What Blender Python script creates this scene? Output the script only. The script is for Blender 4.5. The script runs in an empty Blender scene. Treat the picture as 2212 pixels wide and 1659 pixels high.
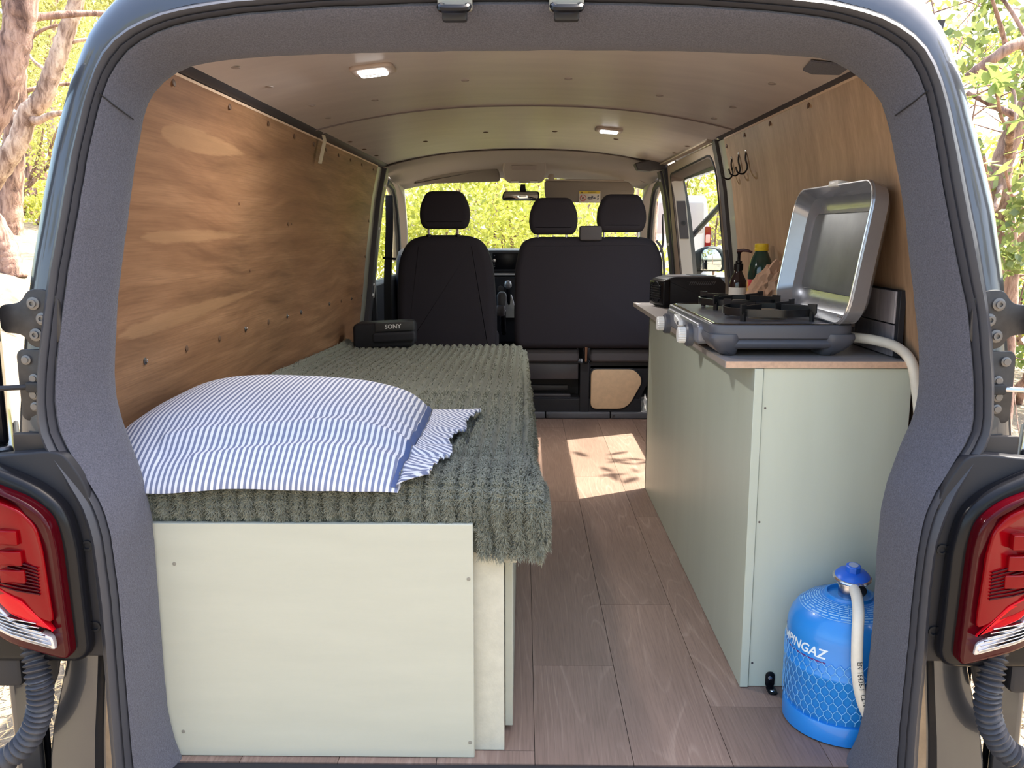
import bpy, bmesh, math, random
import numpy as np
from mathutils import Vector, Matrix, noise as mnoise

# ------------------------------------------------------------ camera, sky, sun, exposure
S = bpy.context.scene
COL = S.collection
rnd = random.Random(7)
NR = np.random.default_rng(5)
D2R = math.pi / 180

cam_data = bpy.data.cameras.new('camera')
cam_data.sensor_width = 36.0
cam_data.lens = 1880.0 / 2212.0 * 36.0
cam_data.clip_start = 0.05
cam_data.clip_end = 400
cam = bpy.data.objects.new('camera', cam_data)
COL.objects.link(cam)
cam.location = (0, 0, 0.963)
cam.rotation_euler = ((90 - 9.852) * D2R, 0, 0.7506 * D2R)
S.camera = cam

W = bpy.data.worlds.new('sky')
S.world = W
W.use_nodes = True
wn = W.node_tree.nodes
wl = W.node_tree.links
wn.clear()
w_out = wn.new('ShaderNodeOutputWorld')
w_bg = wn.new('ShaderNodeBackground')
w_sky = wn.new('ShaderNodeTexSky')
w_sky.sky_type = 'NISHITA'
w_sky.sun_disc = False
w_sky.sun_elevation = 60 * D2R
w_sky.sun_rotation = 62 * D2R
w_sky.air_density = 1.3
w_sky.dust_density = 4.0
w_sky.ozone_density = 1.0
w_bg.inputs['Strength'].default_value = 0.54
wl.new(w_sky.outputs[0], w_bg.inputs[0])
wl.new(w_bg.outputs[0], w_out.inputs[0])

sun_data = bpy.data.lights.new('sun', 'SUN')
sun_data.energy = 15.0
sun_data.angle = 0.009
sun_data.color = (1.0, 0.93, 0.80)
sun = bpy.data.objects.new('sun', sun_data)
COL.objects.link(sun)
_el = 61 * D2R
_dir = Vector((-0.875 * math.cos(_el), -0.485 * math.cos(_el), -math.sin(_el)))
sun.rotation_euler = _dir.to_track_quat('-Z', 'Y').to_euler()
sun.location = (3, 3, 8)

S.view_settings.view_transform = 'Standard'
S.view_settings.look = 'None'
S.view_settings.gamma = 1.0
S.view_settings.use_curve_mapping = False
S.view_settings.exposure = 0.40

# ------------------------------------------------------------ helpers
def wloc(o):
    v = Vector((0, 0, 0))
    while o is not None:
        v = v + Vector(o.location)
        o = o.parent
    return v

def tag(o, label=None, cat=None, group=None, kind=None):
    if label: o['label'] = label
    if cat: o['category'] = cat
    if group: o['group'] = group
    if kind: o['kind'] = kind
    return o

def thing(name, loc, label, cat, group=None, kind=None):
    o = bpy.data.objects.new(name, None)
    o.empty_display_size = 0.05
    COL.objects.link(o)
    o.location = loc
    return tag(o, label, cat, group, kind)

class MB:
    def __init__(s):
        s.v = []; s.f = []
    def add(s, vs, fs):
        o = len(s.v)
        s.v += [tuple(p) for p in vs]
        s.f += [tuple(i + o for i in f) for f in fs]
        return s
    def box(s, x0, x1, y0, y1, z0, z1):
        return s.add([(x0,y0,z0),(x1,y0,z0),(x1,y1,z0),(x0,y1,z0),(x0,y0,z1),(x1,y0,z1),(x1,y1,z1),(x0,y1,z1)],
                     [(3,2,1,0),(4,5,6,7),(0,1,5,4),(1,2,6,5),(2,3,7,6),(3,0,4,7)])
    def obox(s, c, ax, ay, az):
        c = Vector(c); ax = Vector(ax); ay = Vector(ay); az = Vector(az)
        vs = []
        for k in (-1, 1):
            for a, b in ((-1,-1),(1,-1),(1,1),(-1,1)):
                vs.append(c + a*ax + b*ay + k*az)
        return s.add(vs, [(3,2,1,0),(4,5,6,7),(0,1,5,4),(1,2,6,5),(2,3,7,6),(3,0,4,7)])
    def rings(s, rings, closed=True, cap0=False, cap1=False):
        o = len(s.v); n = len(rings[0])
        for r in rings: s.v += [tuple(p) for p in r]
        m = n if closed else n - 1
        for i in range(len(rings) - 1):
            for j in range(m):
                a = o + i*n + j; b = o + i*n + (j+1) % n
                s.f.append((a, b, b + n, a + n))
        if cap0: s.f.append(tuple(o + j for j in range(n))[::-1])
        if cap1: s.f.append(tuple(o + (len(rings)-1)*n + j for j in range(n)))
        return s
    def grid(s, P):
        return s.rings(P, closed=False)
    def tube(s, path, r, n=10, cap=True):
        path = [Vector(p) for p in path]
        N = len(path)
        rr = r if isinstance(r, (list, tuple)) else [r]*N
        rings = []
        t0 = (path[1]-path[0]).normalized()
        ref = Vector((0,0,1)) if abs(t0.z) < .9 else Vector((1,0,0))
        u = t0.cross(ref).normalized()
        for i in range(N):
            t = (path[min(i+1,N-1)] - path[max(i-1,0)]).normalized()
            u = (u - t*u.dot(t)).normalized()
            w = t.cross(u)
            rings.append([path[i] + rr[i]*(math.cos(2*math.pi*k/n)*u + math.sin(2*math.pi*k/n)*w) for k in range(n)])
        return s.rings(rings, True, cap, cap)
    def lathe(s, prof, c=(0,0,0), axis=(0,0,1), n=32, cap=True):
        c = Vector(c); a = Vector(axis).normalized()
        ref = Vector((1,0,0)) if abs(a.x) < .9 else Vector((0,0,1))
        u = (ref - a*ref.dot(a)).normalized(); w = a.cross(u)
        rings = [[c + a*h + r*(math.cos(2*math.pi*k/n)*u + math.sin(2*math.pi*k/n)*w) for k in range(n)] for r, h in prof]
        return s.rings(rings, True, cap, cap)
    def prism(s, poly, fn, d0, d1):
        """poly: 2d outline; fn(a,b,d)->3d"""
        r0 = [fn(a, b, d0) for a, b in poly]; r1 = [fn(a, b, d1) for a, b in poly]
        return s.rings([r0, r1], True, True, True)
    def soft(s, poly, fn, d0, d1, r, steps=4, puff=0.0):
        """prism with rounded rims"""
        n = len(poly)
        cx = sum(p[0] for p in poly)/n; cy = sum(p[1] for p in poly)/n
        def inset(q):
            out = []
            for i in range(n):
                p0 = Vector(poly[i-1]); p1 = Vector(poly[i]); p2 = Vector(poly[(i+1) % n])
                t = (p2-p0)
                if t.length < 1e-9: t = Vector((1,0))
                nn = Vector((-t.y, t.x)).normalized()
                if nn.dot(Vector((cx,cy))-p1) < 0: nn = -nn
                out.append(p1 + nn*q)
            return out
        R = []; R2 = []
        for k in range(steps+1):
            a = k/steps*math.pi/2
            q = inset(r*(1-math.sin(a)))
            dd = r*(1-math.cos(a))*(1 if d1 > d0 else -1)
            R.append([fn(p.x, p.y, d0 + dd) for p in q])
            R2.append([fn(p.x, p.y, d1 - dd) for p in q])
        R2 = R2[::-1]
        return s.rings(R + R2, True, True, True)
    def mesh(s, name, off=Vector((0,0,0))):
        me = bpy.data.meshes.new(name)
        ox, oy, oz = off
        me.from_pydata([(x-ox, y-oy, z-oz) for x, y, z in s.v], [], s.f)
        me.update()
        return me
    def build(s, name, mat, parent=None, label=None, cat=None, group=None, kind=None, smooth=35, bevel=0, seg=2, fixn=True):
        if parent is not None:
            off = wloc(parent)
        else:
            xs = [p[0] for p in s.v]; ys = [p[1] for p in s.v]; zs = [p[2] for p in s.v]
            off = Vector(((min(xs)+max(xs))/2, (min(ys)+max(ys))/2, min(zs)))
        me = s.mesh(name, off)
        if fixn:
            bm = bmesh.new(); bm.from_mesh(me)
            bmesh.ops.recalc_face_normals(bm, faces=bm.faces)
            bm.to_mesh(me); bm.free()
        if smooth:
            me.shade_smooth()
            me.set_sharp_from_angle(angle=smooth*D2R)
        if mat is not None: me.materials.append(mat)
        o = bpy.data.objects.new(name, me)
        COL.objects.link(o)
        if parent is not None: o.parent = parent
        else: o.location = off
        if bevel:
            b = o.modifiers.new('bevel', 'BEVEL'); b.width = bevel; b.segments = seg; b.limit_method = 'ANGLE'; b.angle_limit = 40*D2R
            b.harden_normals = False
        return tag(o, label, cat, group, kind)

def box(x0,x1,y0,y1,z0,z1): return MB().box(x0,x1,y0,y1,z0,z1)

def copy_part(src, parent, loc=(0,0,0), rot=None, scale=None):
    c = src.copy(); COL.objects.link(c); c.parent = parent; c.location = loc
    if rot is not None: c.rotation_euler = rot
    if scale is not None: c.scale = scale
    return c

def rrect(x0, x1, y0, y1, r, k=5):
    out = []
    for cx, cy, a0 in ((x1-r,y1-r,0),(x0+r,y1-r,90),(x0+r,y0+r,180),(x1-r,y0+r,270)):
        for i in range(k+1):
            a = (a0 + 90*i/k)*D2R
            out.append((cx + r*math.cos(a), cy + r*math.sin(a)))
    return out

def rpoly(pts, r, k=5):
    """round the corners of a polygon; r scalar or list"""
    n = len(pts); out = []
    for i in range(n):
        p0 = Vector(pts[i-1]); p1 = Vector(pts[i]); p2 = Vector(pts[(i+1) % n])
        rr = r[i] if isinstance(r, (list, tuple)) else r
        a = (p0-p1); b = (p2-p1)
        d = min(rr, a.length*.49, b.length*.49)
        A = p1 + a.normalized()*d; B = p1 + b.normalized()*d
        for j in range(k+1):
            t = j/k
            q = (1-t)**2*A + 2*t*(1-t)*p1 + t*t*B
            out.append((q.x, q.y))
    return out

def spline(pts, n=8):
    P = [Vector(p) for p in pts]
    P = [P[0]*2-P[1]] + P + [P[-1]*2-P[-2]]
    out = []
    for i in range(1, len(P)-2):
        for j in range(n):
            t = j/n
            out.append(.5*((2*P[i]) + (-P[i-1]+P[i+1])*t + (2*P[i-1]-5*P[i]+4*P[i+1]-P[i+2])*t*t + (-P[i-1]+3*P[i]-3*P[i+1]+P[i+2])*t**3))
    out.append(P[-2])
    return out

def lerp(a, b, t): return a + (b-a)*t
def interp(z, zs, xs): return float(np.interp(z, zs, xs))
XZ = lambda a, b, d: (a, d, b)      # outline in x,z ; depth y
YZ = lambda a, b, d: (d, a, b)      # outline in y,z ; depth x
XY = lambda a, b, d: (a, b, d)      # outline in x,y ; depth z

def text_mesh(txt, size, fn, shear=0.0, bold=0.0, space=1.0, align='CENTER', extrude=0.0):
    cu = bpy.data.curves.new('lettering', 'FONT')
    cu.body = txt; cu.size = size; cu.align_x = align; cu.align_y = 'CENTER'
    cu.shear = shear; cu.offset = bold; cu.space_character = space; cu.extrude = extrude
    cu.resolution_u = 3
    o = bpy.data.objects.new('lettering', cu)
    COL.objects.link(o)
    bpy.context.view_layer.update()
    dg = bpy.context.evaluated_depsgraph_get()
    me = bpy.data.meshes.new_from_object(o.evaluated_get(dg))
    bm = bmesh.new(); bm.from_mesh(me)
    for _ in range(2):
        es = [e for e in bm.edges if e.calc_length() > size*.22]
        if es: bmesh.ops.subdivide_edges(bm, edges=es, cuts=1)
    bmesh.ops.triangulate(bm, faces=bm.faces)
    mb = MB()
    bm.verts.ensure_lookup_table()
    mb.add([fn(v.co.x, v.co.y) for v in bm.verts], [tuple(v.index for v in f.verts) for f in bm.faces])
    bm.free()
    bpy.data.objects.remove(o); bpy.data.curves.remove(cu); bpy.data.meshes.remove(me)
    return mb

# ------------------------------------------------------------ materials
def srgb(r, g, b):
    f = lambda c: (c/255/12.92) if c/255 <= .04045 else ((c/255+.055)/1.055)**2.4
    return (f(r), f(g), f(b), 1)

class Mat:
    def __init__(s, name):
        s.m = bpy.data.materials.new(name); s.m.use_nodes = True
        s.n = s.m.node_tree.nodes; s.l = s.m.node_tree.links
        s.p = s.n['Principled BSDF']
    def node(s, t, **kw):
        n = s.n.new(t)
        for k, v in kw.items(): setattr(n, k, v)
        return n
    def link(s, a, b): s.l.new(a, b)
    def math(s, op, a, b=None, clamp=False):
        n = s.node('ShaderNodeMath', operation=op, use_clamp=clamp)
        for i, q in enumerate((a, b)):
            if q is None: continue
            if isinstance(q, (int, float)): n.inputs[i].default_value = q
            else: s.link(q, n.inputs[i])
        return n.outputs[0]
    def coords(s, kind='Position', scale=(1,1,1), rot=(0,0,0), loc=(0,0,0)):
        if kind == 'Position': src = s.node('ShaderNodeNewGeometry').outputs['Position']
        else: src = s.node('ShaderNodeTexCoord').outputs[kind]
        mp = s.node('ShaderNodeMapping')
        mp.inputs['Scale'].default_value = scale; mp.inputs['Rotation'].default_value = rot; mp.inputs['Location'].default_value = loc
        s.link(src, mp.inputs[0])
        return mp.outputs[0]
    def noise(s, vec, scale, detail=3, rough=.5, dist=0):
        n = s.node('ShaderNodeTexNoise')
        n.inputs['Scale'].default_value = scale; n.inputs['Detail'].default_value = detail
        n.inputs['Roughness'].default_value = rough; n.inputs['Distortion'].default_value = dist
        s.link(vec, n.inputs['Vector'])
        return n.outputs['Fac']
    def ramp(s, fac, stops, mode='LINEAR'):
        r = s.node('ShaderNodeValToRGB'); r.color_ramp.interpolation = mode
        e = r.color_ramp.elements
        while len(e) < len(stops): e.new(.5)
        for q, (p, c) in zip(e, stops):
            q.position = p; q.color = c if len(c) == 4 else (*c, 1)
        s.link(fac, r.inputs[0])
        return r.outputs[0]
    def mix(s, fac, a, b, mode='MIX'):
        n = s.node('ShaderNodeMix', data_type='RGBA', blend_type=mode)
        for sock, q in ((n.inputs[0], fac), (n.inputs[6], a), (n.inputs[7], b)):
            if isinstance(q, (int, float)): sock.default_value = q
            elif isinstance(q, tuple): sock.default_value = q
            else: s.link(q, sock)
        return n.outputs[2]
    def bump(s, h, strength=.3, dist=.002):
        b = s.node('ShaderNodeBump'); b.inputs['Strength'].default_value = strength; b.inputs['Distance'].default_value = dist
        s.link(h, b.inputs['Height']); s.link(b.outputs[0], s.p.inputs['Normal'])
        return b

def M(name, col, rough=.5, metal=0.0, bump=None, var=None, coat=0, spec=.5, kind='Position', stretch=(1,1,1), emit=None, sheen=0):
    m = Mat(name); p = m.p
    p.inputs['Base Color'].default_value = col
    p.inputs['Roughness'].default_value = rough
    p.inputs['Metallic'].default_value = metal
    p.inputs['Specular IOR Level'].default_value = spec
    p.inputs['Coat Weight'].default_value = coat
    if coat: p.inputs['Coat Roughness'].default_value = .05
    if sheen: p.inputs['Sheen Weight'].default_value = sheen
    if emit:
        p.inputs['Emission Color'].default_value = emit[0]; p.inputs['Emission Strength'].default_value = emit[1]
    if var or bump: vec = m.coords(kind, stretch)
    if var:
        sc, am = var
        f = m.noise(vec, sc, 4, .6)
        c0 = tuple(q*(1-am) for q in col[:3]) + (1,); c1 = tuple(min(1, q*(1+am)) for q in col[:3]) + (1,)
        m.link(m.ramp(f, [(.3, c0), (.7, c1)]), p.inputs['Base Color'])
    if bump:
        sc, st, di = bump
        m.bump(m.noise(vec, sc, 3, .6), st, di)
    return m.m

MT = {}
MT['fabric_trim'] = M('grey_felt', srgb(84,84,94), .95, bump=(500,.9,.0015), var=(420,.32), spec=.2, sheen=.12)
MT['rubber'] = M('black_rubber', srgb(60,60,66), .46, bump=(60,.06,.001), spec=.4)
MT['rubber_dark'] = M('dark_rubber', srgb(26,26,30), .6)
MT['paint'] = M('grey_metallic_paint', srgb(72,73,78), .30, .6, coat=.8, bump=(1500,.05,.0003))
MT['paint_int'] = M('interior_grey_paint', srgb(150,148,136), .38, .15, coat=.2)
MT['black_plastic'] = M('black_plastic', srgb(38,38,43), .5, bump=(500,.12,.0005), spec=.3)
MT['black_gloss'] = M('gloss_black_plastic', srgb(20,20,24), .25, spec=.25)
MT['grey_plastic'] = M('grey_plastic', srgb(88,88,94), .5, bump=(600,.15,.0005))
MT['headliner'] = M('beige_headliner', srgb(176,164,152), .85, bump=(900,.2,.0005))
MT['pillar_beige'] = M('beige_pillar_plastic', srgb(170,160,150), .6, bump=(500,.1,.0005))
MT['ceil'] = None
MT['steel'] = M('steel', srgb(200,200,205), .25, 1.0)
MT['steel_dark'] = M('dark_steel', srgb(95,95,100), .35, .9)
MT['hinge'] = M('zinc_dark_hinge', srgb(58,56,57), .45, .35, var=(60,.2))
MT['cream'] = M('cream_paint', srgb(178,177,162), .6, var=(25,.03), bump=(420,.12,.0006), stretch=(.15,1,1))
MT['cream_edge'] = M('cream_edge_paint', srgb(186,182,166), .65, var=(40,.08), bump=(200,.3,.001))
MT['sage'] = M('sage_paint', srgb(190,196,182), .42, var=(12,.03), bump=(380,.12,.0005), stretch=(1,1,.2))
MT['worktop'] = M('grey_worktop_laminate', srgb(158,150,148), .45, var=(180,.08), bump=(700,.1,.0003))
MT['worktop_edge'] = M('pink_beech_edge', srgb(200,166,142), .6, var=(120,.12))
MT['seat'] = M('dark_seat_cloth', srgb(46,43,50), .9, bump=(700,.6,.001), var=(500,.25), spec=.25)
MT['seat_grey'] = M('grey_seat_plastic', srgb(74,70,74), .65, bump=(300,.15,.0005))
MT['plywood_insert'] = M('birch_insert', srgb(216,182,146), .65, var=(40,.08))
MT['white_plastic'] = M('white_plastic', srgb(228,228,228), .35)
MT['cream_hose'] = M('cream_rubber_hose', srgb(222,214,200), .5, var=(60,.05))
MT['red'] = M('red_plastic', srgb(190,40,45), .4)
MT['stove_grey'] = M('stove_grey_plastic', srgb(80,82,91), .42, bump=(900,.15,.0004))
MT['stove_tray'] = M('stove_glossy_tray', srgb(96,94,86), .10, .9)
MT['stove_black'] = M('black_enamel', srgb(26,26,28), .28, bump=(200,.1,.0005))
MT['lid'] = M('silver_enamel_lid', srgb(150,153,162), .24, .55, coat=.3, var=(14,.06), bump=(250,.06,.0005))
MT['lid_floor'] = M('stained_lid_floor', srgb(128,131,134), .42, .5, var=(9,.16), bump=(60,.08,.0006))
MT['gas_blue'] = M('blue_gas_paint', srgb(36,132,214), .32, coat=.3)
MT['gas_net'] = M('pale_blue_net', srgb(130,190,235), .5)
MT['gas_print'] = M('white_print', srgb(225,238,245), .5)
MT['gas_print_blue'] = M('pale_blue_print', srgb(140,190,230), .5)
MT['gas_red'] = M('plum_print', srgb(110,40,110), .5)
MT['reg_blue'] = M('regulator_blue', srgb(30,95,200), .35)
MT['amber_glass'] = M('dark_brown_glass', srgb(36,22,26), .12, coat=.3)
MT['label_white'] = M('off_white_label', srgb(222,216,208), .6)
MT['green_glass'] = M('dark_green_glass', srgb(32,62,54), .12, coat=.4)
MT['yellow_cap'] = M('yellow_cap', srgb(232,200,52), .4)
MT['juice_label'] = None
MT['print_red'] = M('red_print', srgb(170,25,55), .5)
MT['paper'] = M('brown_kraft_paper', srgb(190,152,126), .8, var=(30,.12), bump=(90,.4,.002))
MT['kraft_bread'] = M('toasted_paper', srgb(196,150,110), .8, var=(60,.2))
MT['lens_red'] = M('red_lens', srgb(120,2,10), .14, spec=.22)
MT['lens_dark'] = M('dark_red_lens', srgb(58,1,8), .14, spec=.22)
MT['lens_bright'] = M('bright_red_reflector', srgb(196,10,24), .2, spec=.22)
MT['lens_amber'] = M('amber_reflector', srgb(205,120,70), .2, .2, coat=.4)
MT['lens_clear'] = M('clear_ribbed_lens', srgb(205,200,200), .18, .5, coat=.5)
MT['band_blue'] = M('navy_ribbon', srgb(64,82,126), .8, bump=(300,.3,.001))
MT['mirror'] = M('mirror_glass', srgb(220,225,225), .03, 1.0)
MT['bark'] = None

def glass_mat(name, tint=(1,1,1,1), refl=.08):
    m = Mat(name); m.n.remove(m.p)
    out = m.n['Material Output']
    t = m.node('ShaderNodeBsdfTransparent'); t.inputs[0].default_value = tint
    g = m.node('ShaderNodeBsdfGlossy'); g.inputs['Roughness'].default_value = .02
    mx = m.node('ShaderNodeMixShader'); mx.inputs[0].default_value = .03
    m.link(t.outputs[0], mx.inputs[1]); m.link(g.outputs[0], mx.inputs[2])
    m.link(mx.outputs[0], out.inputs[0])
    return m.m
MT['glass'] = glass_mat('window_glass', (.93,.96,.95,1))

# brown plywood with long grain along the van (y) and pale boat-shaped figures
def ply_left():
    m = Mat('brown_plywood')
    v = m.coords('Position', (1, .09, 1))
    warp = m.noise(m.coords('Position', (1, .55, 1.6)), 2.2, 2, .5)
    wv = m.node('ShaderNodeVectorMath', operation='MULTIPLY_ADD')
    cb = m.node('ShaderNodeCombineXYZ'); m.link(warp, cb.inputs[2])
    m.link(cb.outputs[0], wv.inputs[0]); wv.inputs[1].default_value = (0,0,.15); m.link(v, wv.inputs[2])
    f1 = m.noise(wv.outputs[0], 22, 5, .62)
    f2 = m.noise(m.coords('Position', (3, .6, 60)), 6, 4, .6)
    f3 = m.noise(m.coords('Position', (1, .7, 1.2)), 1.7, 2, .5)
    c = m.ramp(f1, [(.3, srgb(108,78,55)), (.5, srgb(135,100,72)), (.68, srgb(156,119,88))])
    c = m.mix(m.ramp(f2, [(.45,(0,0,0,1)),(.75,(.5,.5,.5,1))]), c, srgb(96,68,48))
    c = m.mix(m.ramp(f3, [(.4,(0,0,0,1)),(.7,(.3,.3,.3,1))]), c, srgb(150,100,70))
    pos = m.node('ShaderNodeSeparateXYZ'); m.link(m.node('ShaderNodeNewGeometry').outputs['Position'], pos.inputs[0])
    Yc, Zc = pos.outputs[1], pos.outputs[2]
    jag = m.math('MULTIPLY', m.math('SUBTRACT', m.noise(m.coords('Position',(1,2,18)), 7, 3, .6), .5), .05)
    for y0, y1, z0, z1, w in ((1.80,2.36,1.165,1.165,.036),(1.74,2.46,.955,.958,.022),(1.66,2.62,.765,.80,.028)):
        u = m.math('DIVIDE', m.math('SUBTRACT', Yc, y0), y1-y0, True)
        zc = m.math('ADD', m.math('MULTIPLY', u, z1-z0), z0)
        wd = m.math('MULTIPLY', m.math('MULTIPLY', m.math('POWER', u, .45), m.math('SUBTRACT', 1.0, u)), w*1.9)
        d = m.math('SUBTRACT', wd, m.math('ABSOLUTE', m.math('ADD', m.math('SUBTRACT', Zc, zc), m.math('MULTIPLY', jag, .35))))
        mask = m.math('MULTIPLY', d, 160, True)
        c = m.mix(m.math('MULTIPLY', mask, .36), c, srgb(180,142,104))
    m.link(c, m.p.inputs['Base Color'])
    m.p.inputs['Roughness'].default_value = .62
    m.p.inputs['Specular IOR Level'].default_value = .3
    m.bump(f2, .12, .001)
    return m.m
MT['ply_left'] = ply_left()

def ply_right():
    m = Mat('light_plywood')
    f1 = m.noise(m.coords('Position', (1, 1, .05)), 26, 4, .6)
    f2 = m.noise(m.coords('Position', (1, 1, .03)), 160, 3, .6)
    f3 = m.noise(m.coords('Position', (1, 1, .08)), 5, 2, .5)
    c = m.ramp(f1, [(.3, srgb(150,120,94)), (.7, srgb(178,146,118))])
    c = m.mix(m.ramp(f2, [(.42,(0,0,0,1)),(.75,(.4,.4,.4,1))]), c, srgb(124,94,72))
    c = m.mix(m.ramp(f3, [(.45,(0,0,0,1)),(.7,(.3,.3,.3,1))]), c, srgb(196,164,132))
    m.link(c, m.p.inputs['Base Color']); m.p.inputs['Roughness'].default_value = .5
    m.bump(f2, .15, .001)
    return m.m
MT['ply_right'] = ply_right()
MT['ply_edge'] = M('pale_plywood_edge', srgb(214,186,160), .7, var=(80,.1))

def oak(i):
    r = random.Random(40+i)
    m = Mat('grey_oak_vinyl')
    ox, oy = r.uniform(-5,5), r.uniform(-5,5)
    base = m.coords('Position', (1, .12, 1), loc=(ox, oy, 0))
    wrp = m.noise(m.coords('Position', (1, .10, 1), loc=(ox, oy, 0)), 5.5, 2, .5)
    sp_ = m.node('ShaderNodeSeparateXYZ'); m.link(m.coords('Position', (1, 1, 1), loc=(ox, oy, 0)), sp_.inputs[0])
    # cathedral figure: nested arches from a stretched field
    fld = m.math('ADD', m.math('MULTIPLY', wrp, 9.0), m.math('ADD', m.math('MULTIPLY', sp_.outputs[0], 9.0), m.math('MULTIPLY', sp_.outputs[1], .7)))
    fr = m.math('FRACT', m.math('MULTIPLY', fld, 2.3))
    f2 = m.noise(m.coords('Position', (1, .035, 1), loc=(ox,oy,0)), 240, 3, .6)
    f3 = m.noise(m.coords('Position', (1, .25, 1), loc=(ox,oy,0)), 5, 3, .5)
    k = r.uniform(.97, 1.04)
    C = lambda a,b,c: srgb(a*k, b*k, c*k)
    c = m.ramp(f3, [(.35, C(128,104,92)), (.65, C(146,120,107))])
    fig = m.math('MULTIPLY', m.ramp(fr, [(.0,(0,0,0,1)),(.42,(0,0,0,1)),(.5,(.42,.42,.42,1)),(.66,(0,0,0,1))]), m.ramp(f3, [(.4,(.25,.25,.25,1)),(.6,(1,1,1,1))]))
    c = m.mix(fig, c, C(182,158,142))
    c = m.mix(m.ramp(f2, [(.45,(0,0,0,1)),(.68,(.42,.42,.42,1))]), c, C(92,71,62))
    m.link(c, m.p.inputs['Base Color']); m.p.inputs['Roughness'].default_value = .46
    m.bump(f2, .12, .0008)
    return m.m
OAK = [oak(i) for i in range(6)]

def ceil_mat():
    m = Mat('taupe_ceiling_board')
    f = m.noise(m.coords('Position', (.25, 1, 1)), 14, 4, .6)
    c = m.ramp(f, [(.3, srgb(186,174,168)), (.7, srgb(198,186,178))])
    m.link(c, m.p.inputs['Base Color']); m.p.inputs['Roughness'].default_value = .36
    m.bump(m.noise(m.coords('Position', (.6, 1, 1)), 300, 3, .6), .08, .0006)
    return m.m
MT['ceil'] = ceil_mat()

def stripes():
    m = Mat('blue_striped_cotton')
    uv = m.node('ShaderNodeUVMap')
    sx = m.node('ShaderNodeSeparateXYZ'); m.link(uv.outputs[0], sx.inputs[0])
    fr = m.math('FRACT', m.math('MULTIPLY', sx.outputs[0], 1.0))
    c = m.ramp(fr, [(.0, srgb(108,114,140)), (.42, srgb(108,114,140)), (.5, srgb(206,206,214)), (.92, srgb(206,206,214)), (1.0, srgb(108,114,140))])
    m.link(c, m.p.inputs['Base Color']); m.p.inputs['Roughness'].default_value = .85
    m.bump(m.noise(m.coords('Position'), 1200, 2, .5), .12, .0004)
    return m.m
MT['stripes'] = stripes()

def plush(name, a, b):
    m = Mat(name)
    f = m.noise(m.coords('Position'), 120, 3, .6)
    m.link(m.ramp(f, [(.3, a), (.7, b)]), m.p.inputs['Base Color'])
    m.p.inputs['Roughness'].default_value = .95; m.p.inputs['Sheen Weight'].default_value = .25
    m.p.inputs['Specular IOR Level'].default_value = .15
    m.bump(m.noise(m.coords('Position'), 420, 3, .7), .8, .004)
    return m.m
MT['plush'] = plush('olive_plush', srgb(96,97,84), srgb(120,121,106))
MT['pile'] = plush('olive_pile', srgb(118,119,104), srgb(150,150,134))

def tile_mat(i):
    r = random.Random(i)
    m = Mat('slate_tile')
    f = m.noise(m.coords('Position', (1,1.2,.5), loc=(r.uniform(-9,9),0,0)), 14, 5, .65, .8)
    m.link(m.ramp(f, [(.3, srgb(108,104,112)), (.6, srgb(160,154,160)), (.8, srgb(196,190,194))]), m.p.inputs['Base Color'])
    m.p.inputs['Roughness'].default_value = .3
    return m.m
TILES = [tile_mat(i) for i in range(4)]

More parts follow.
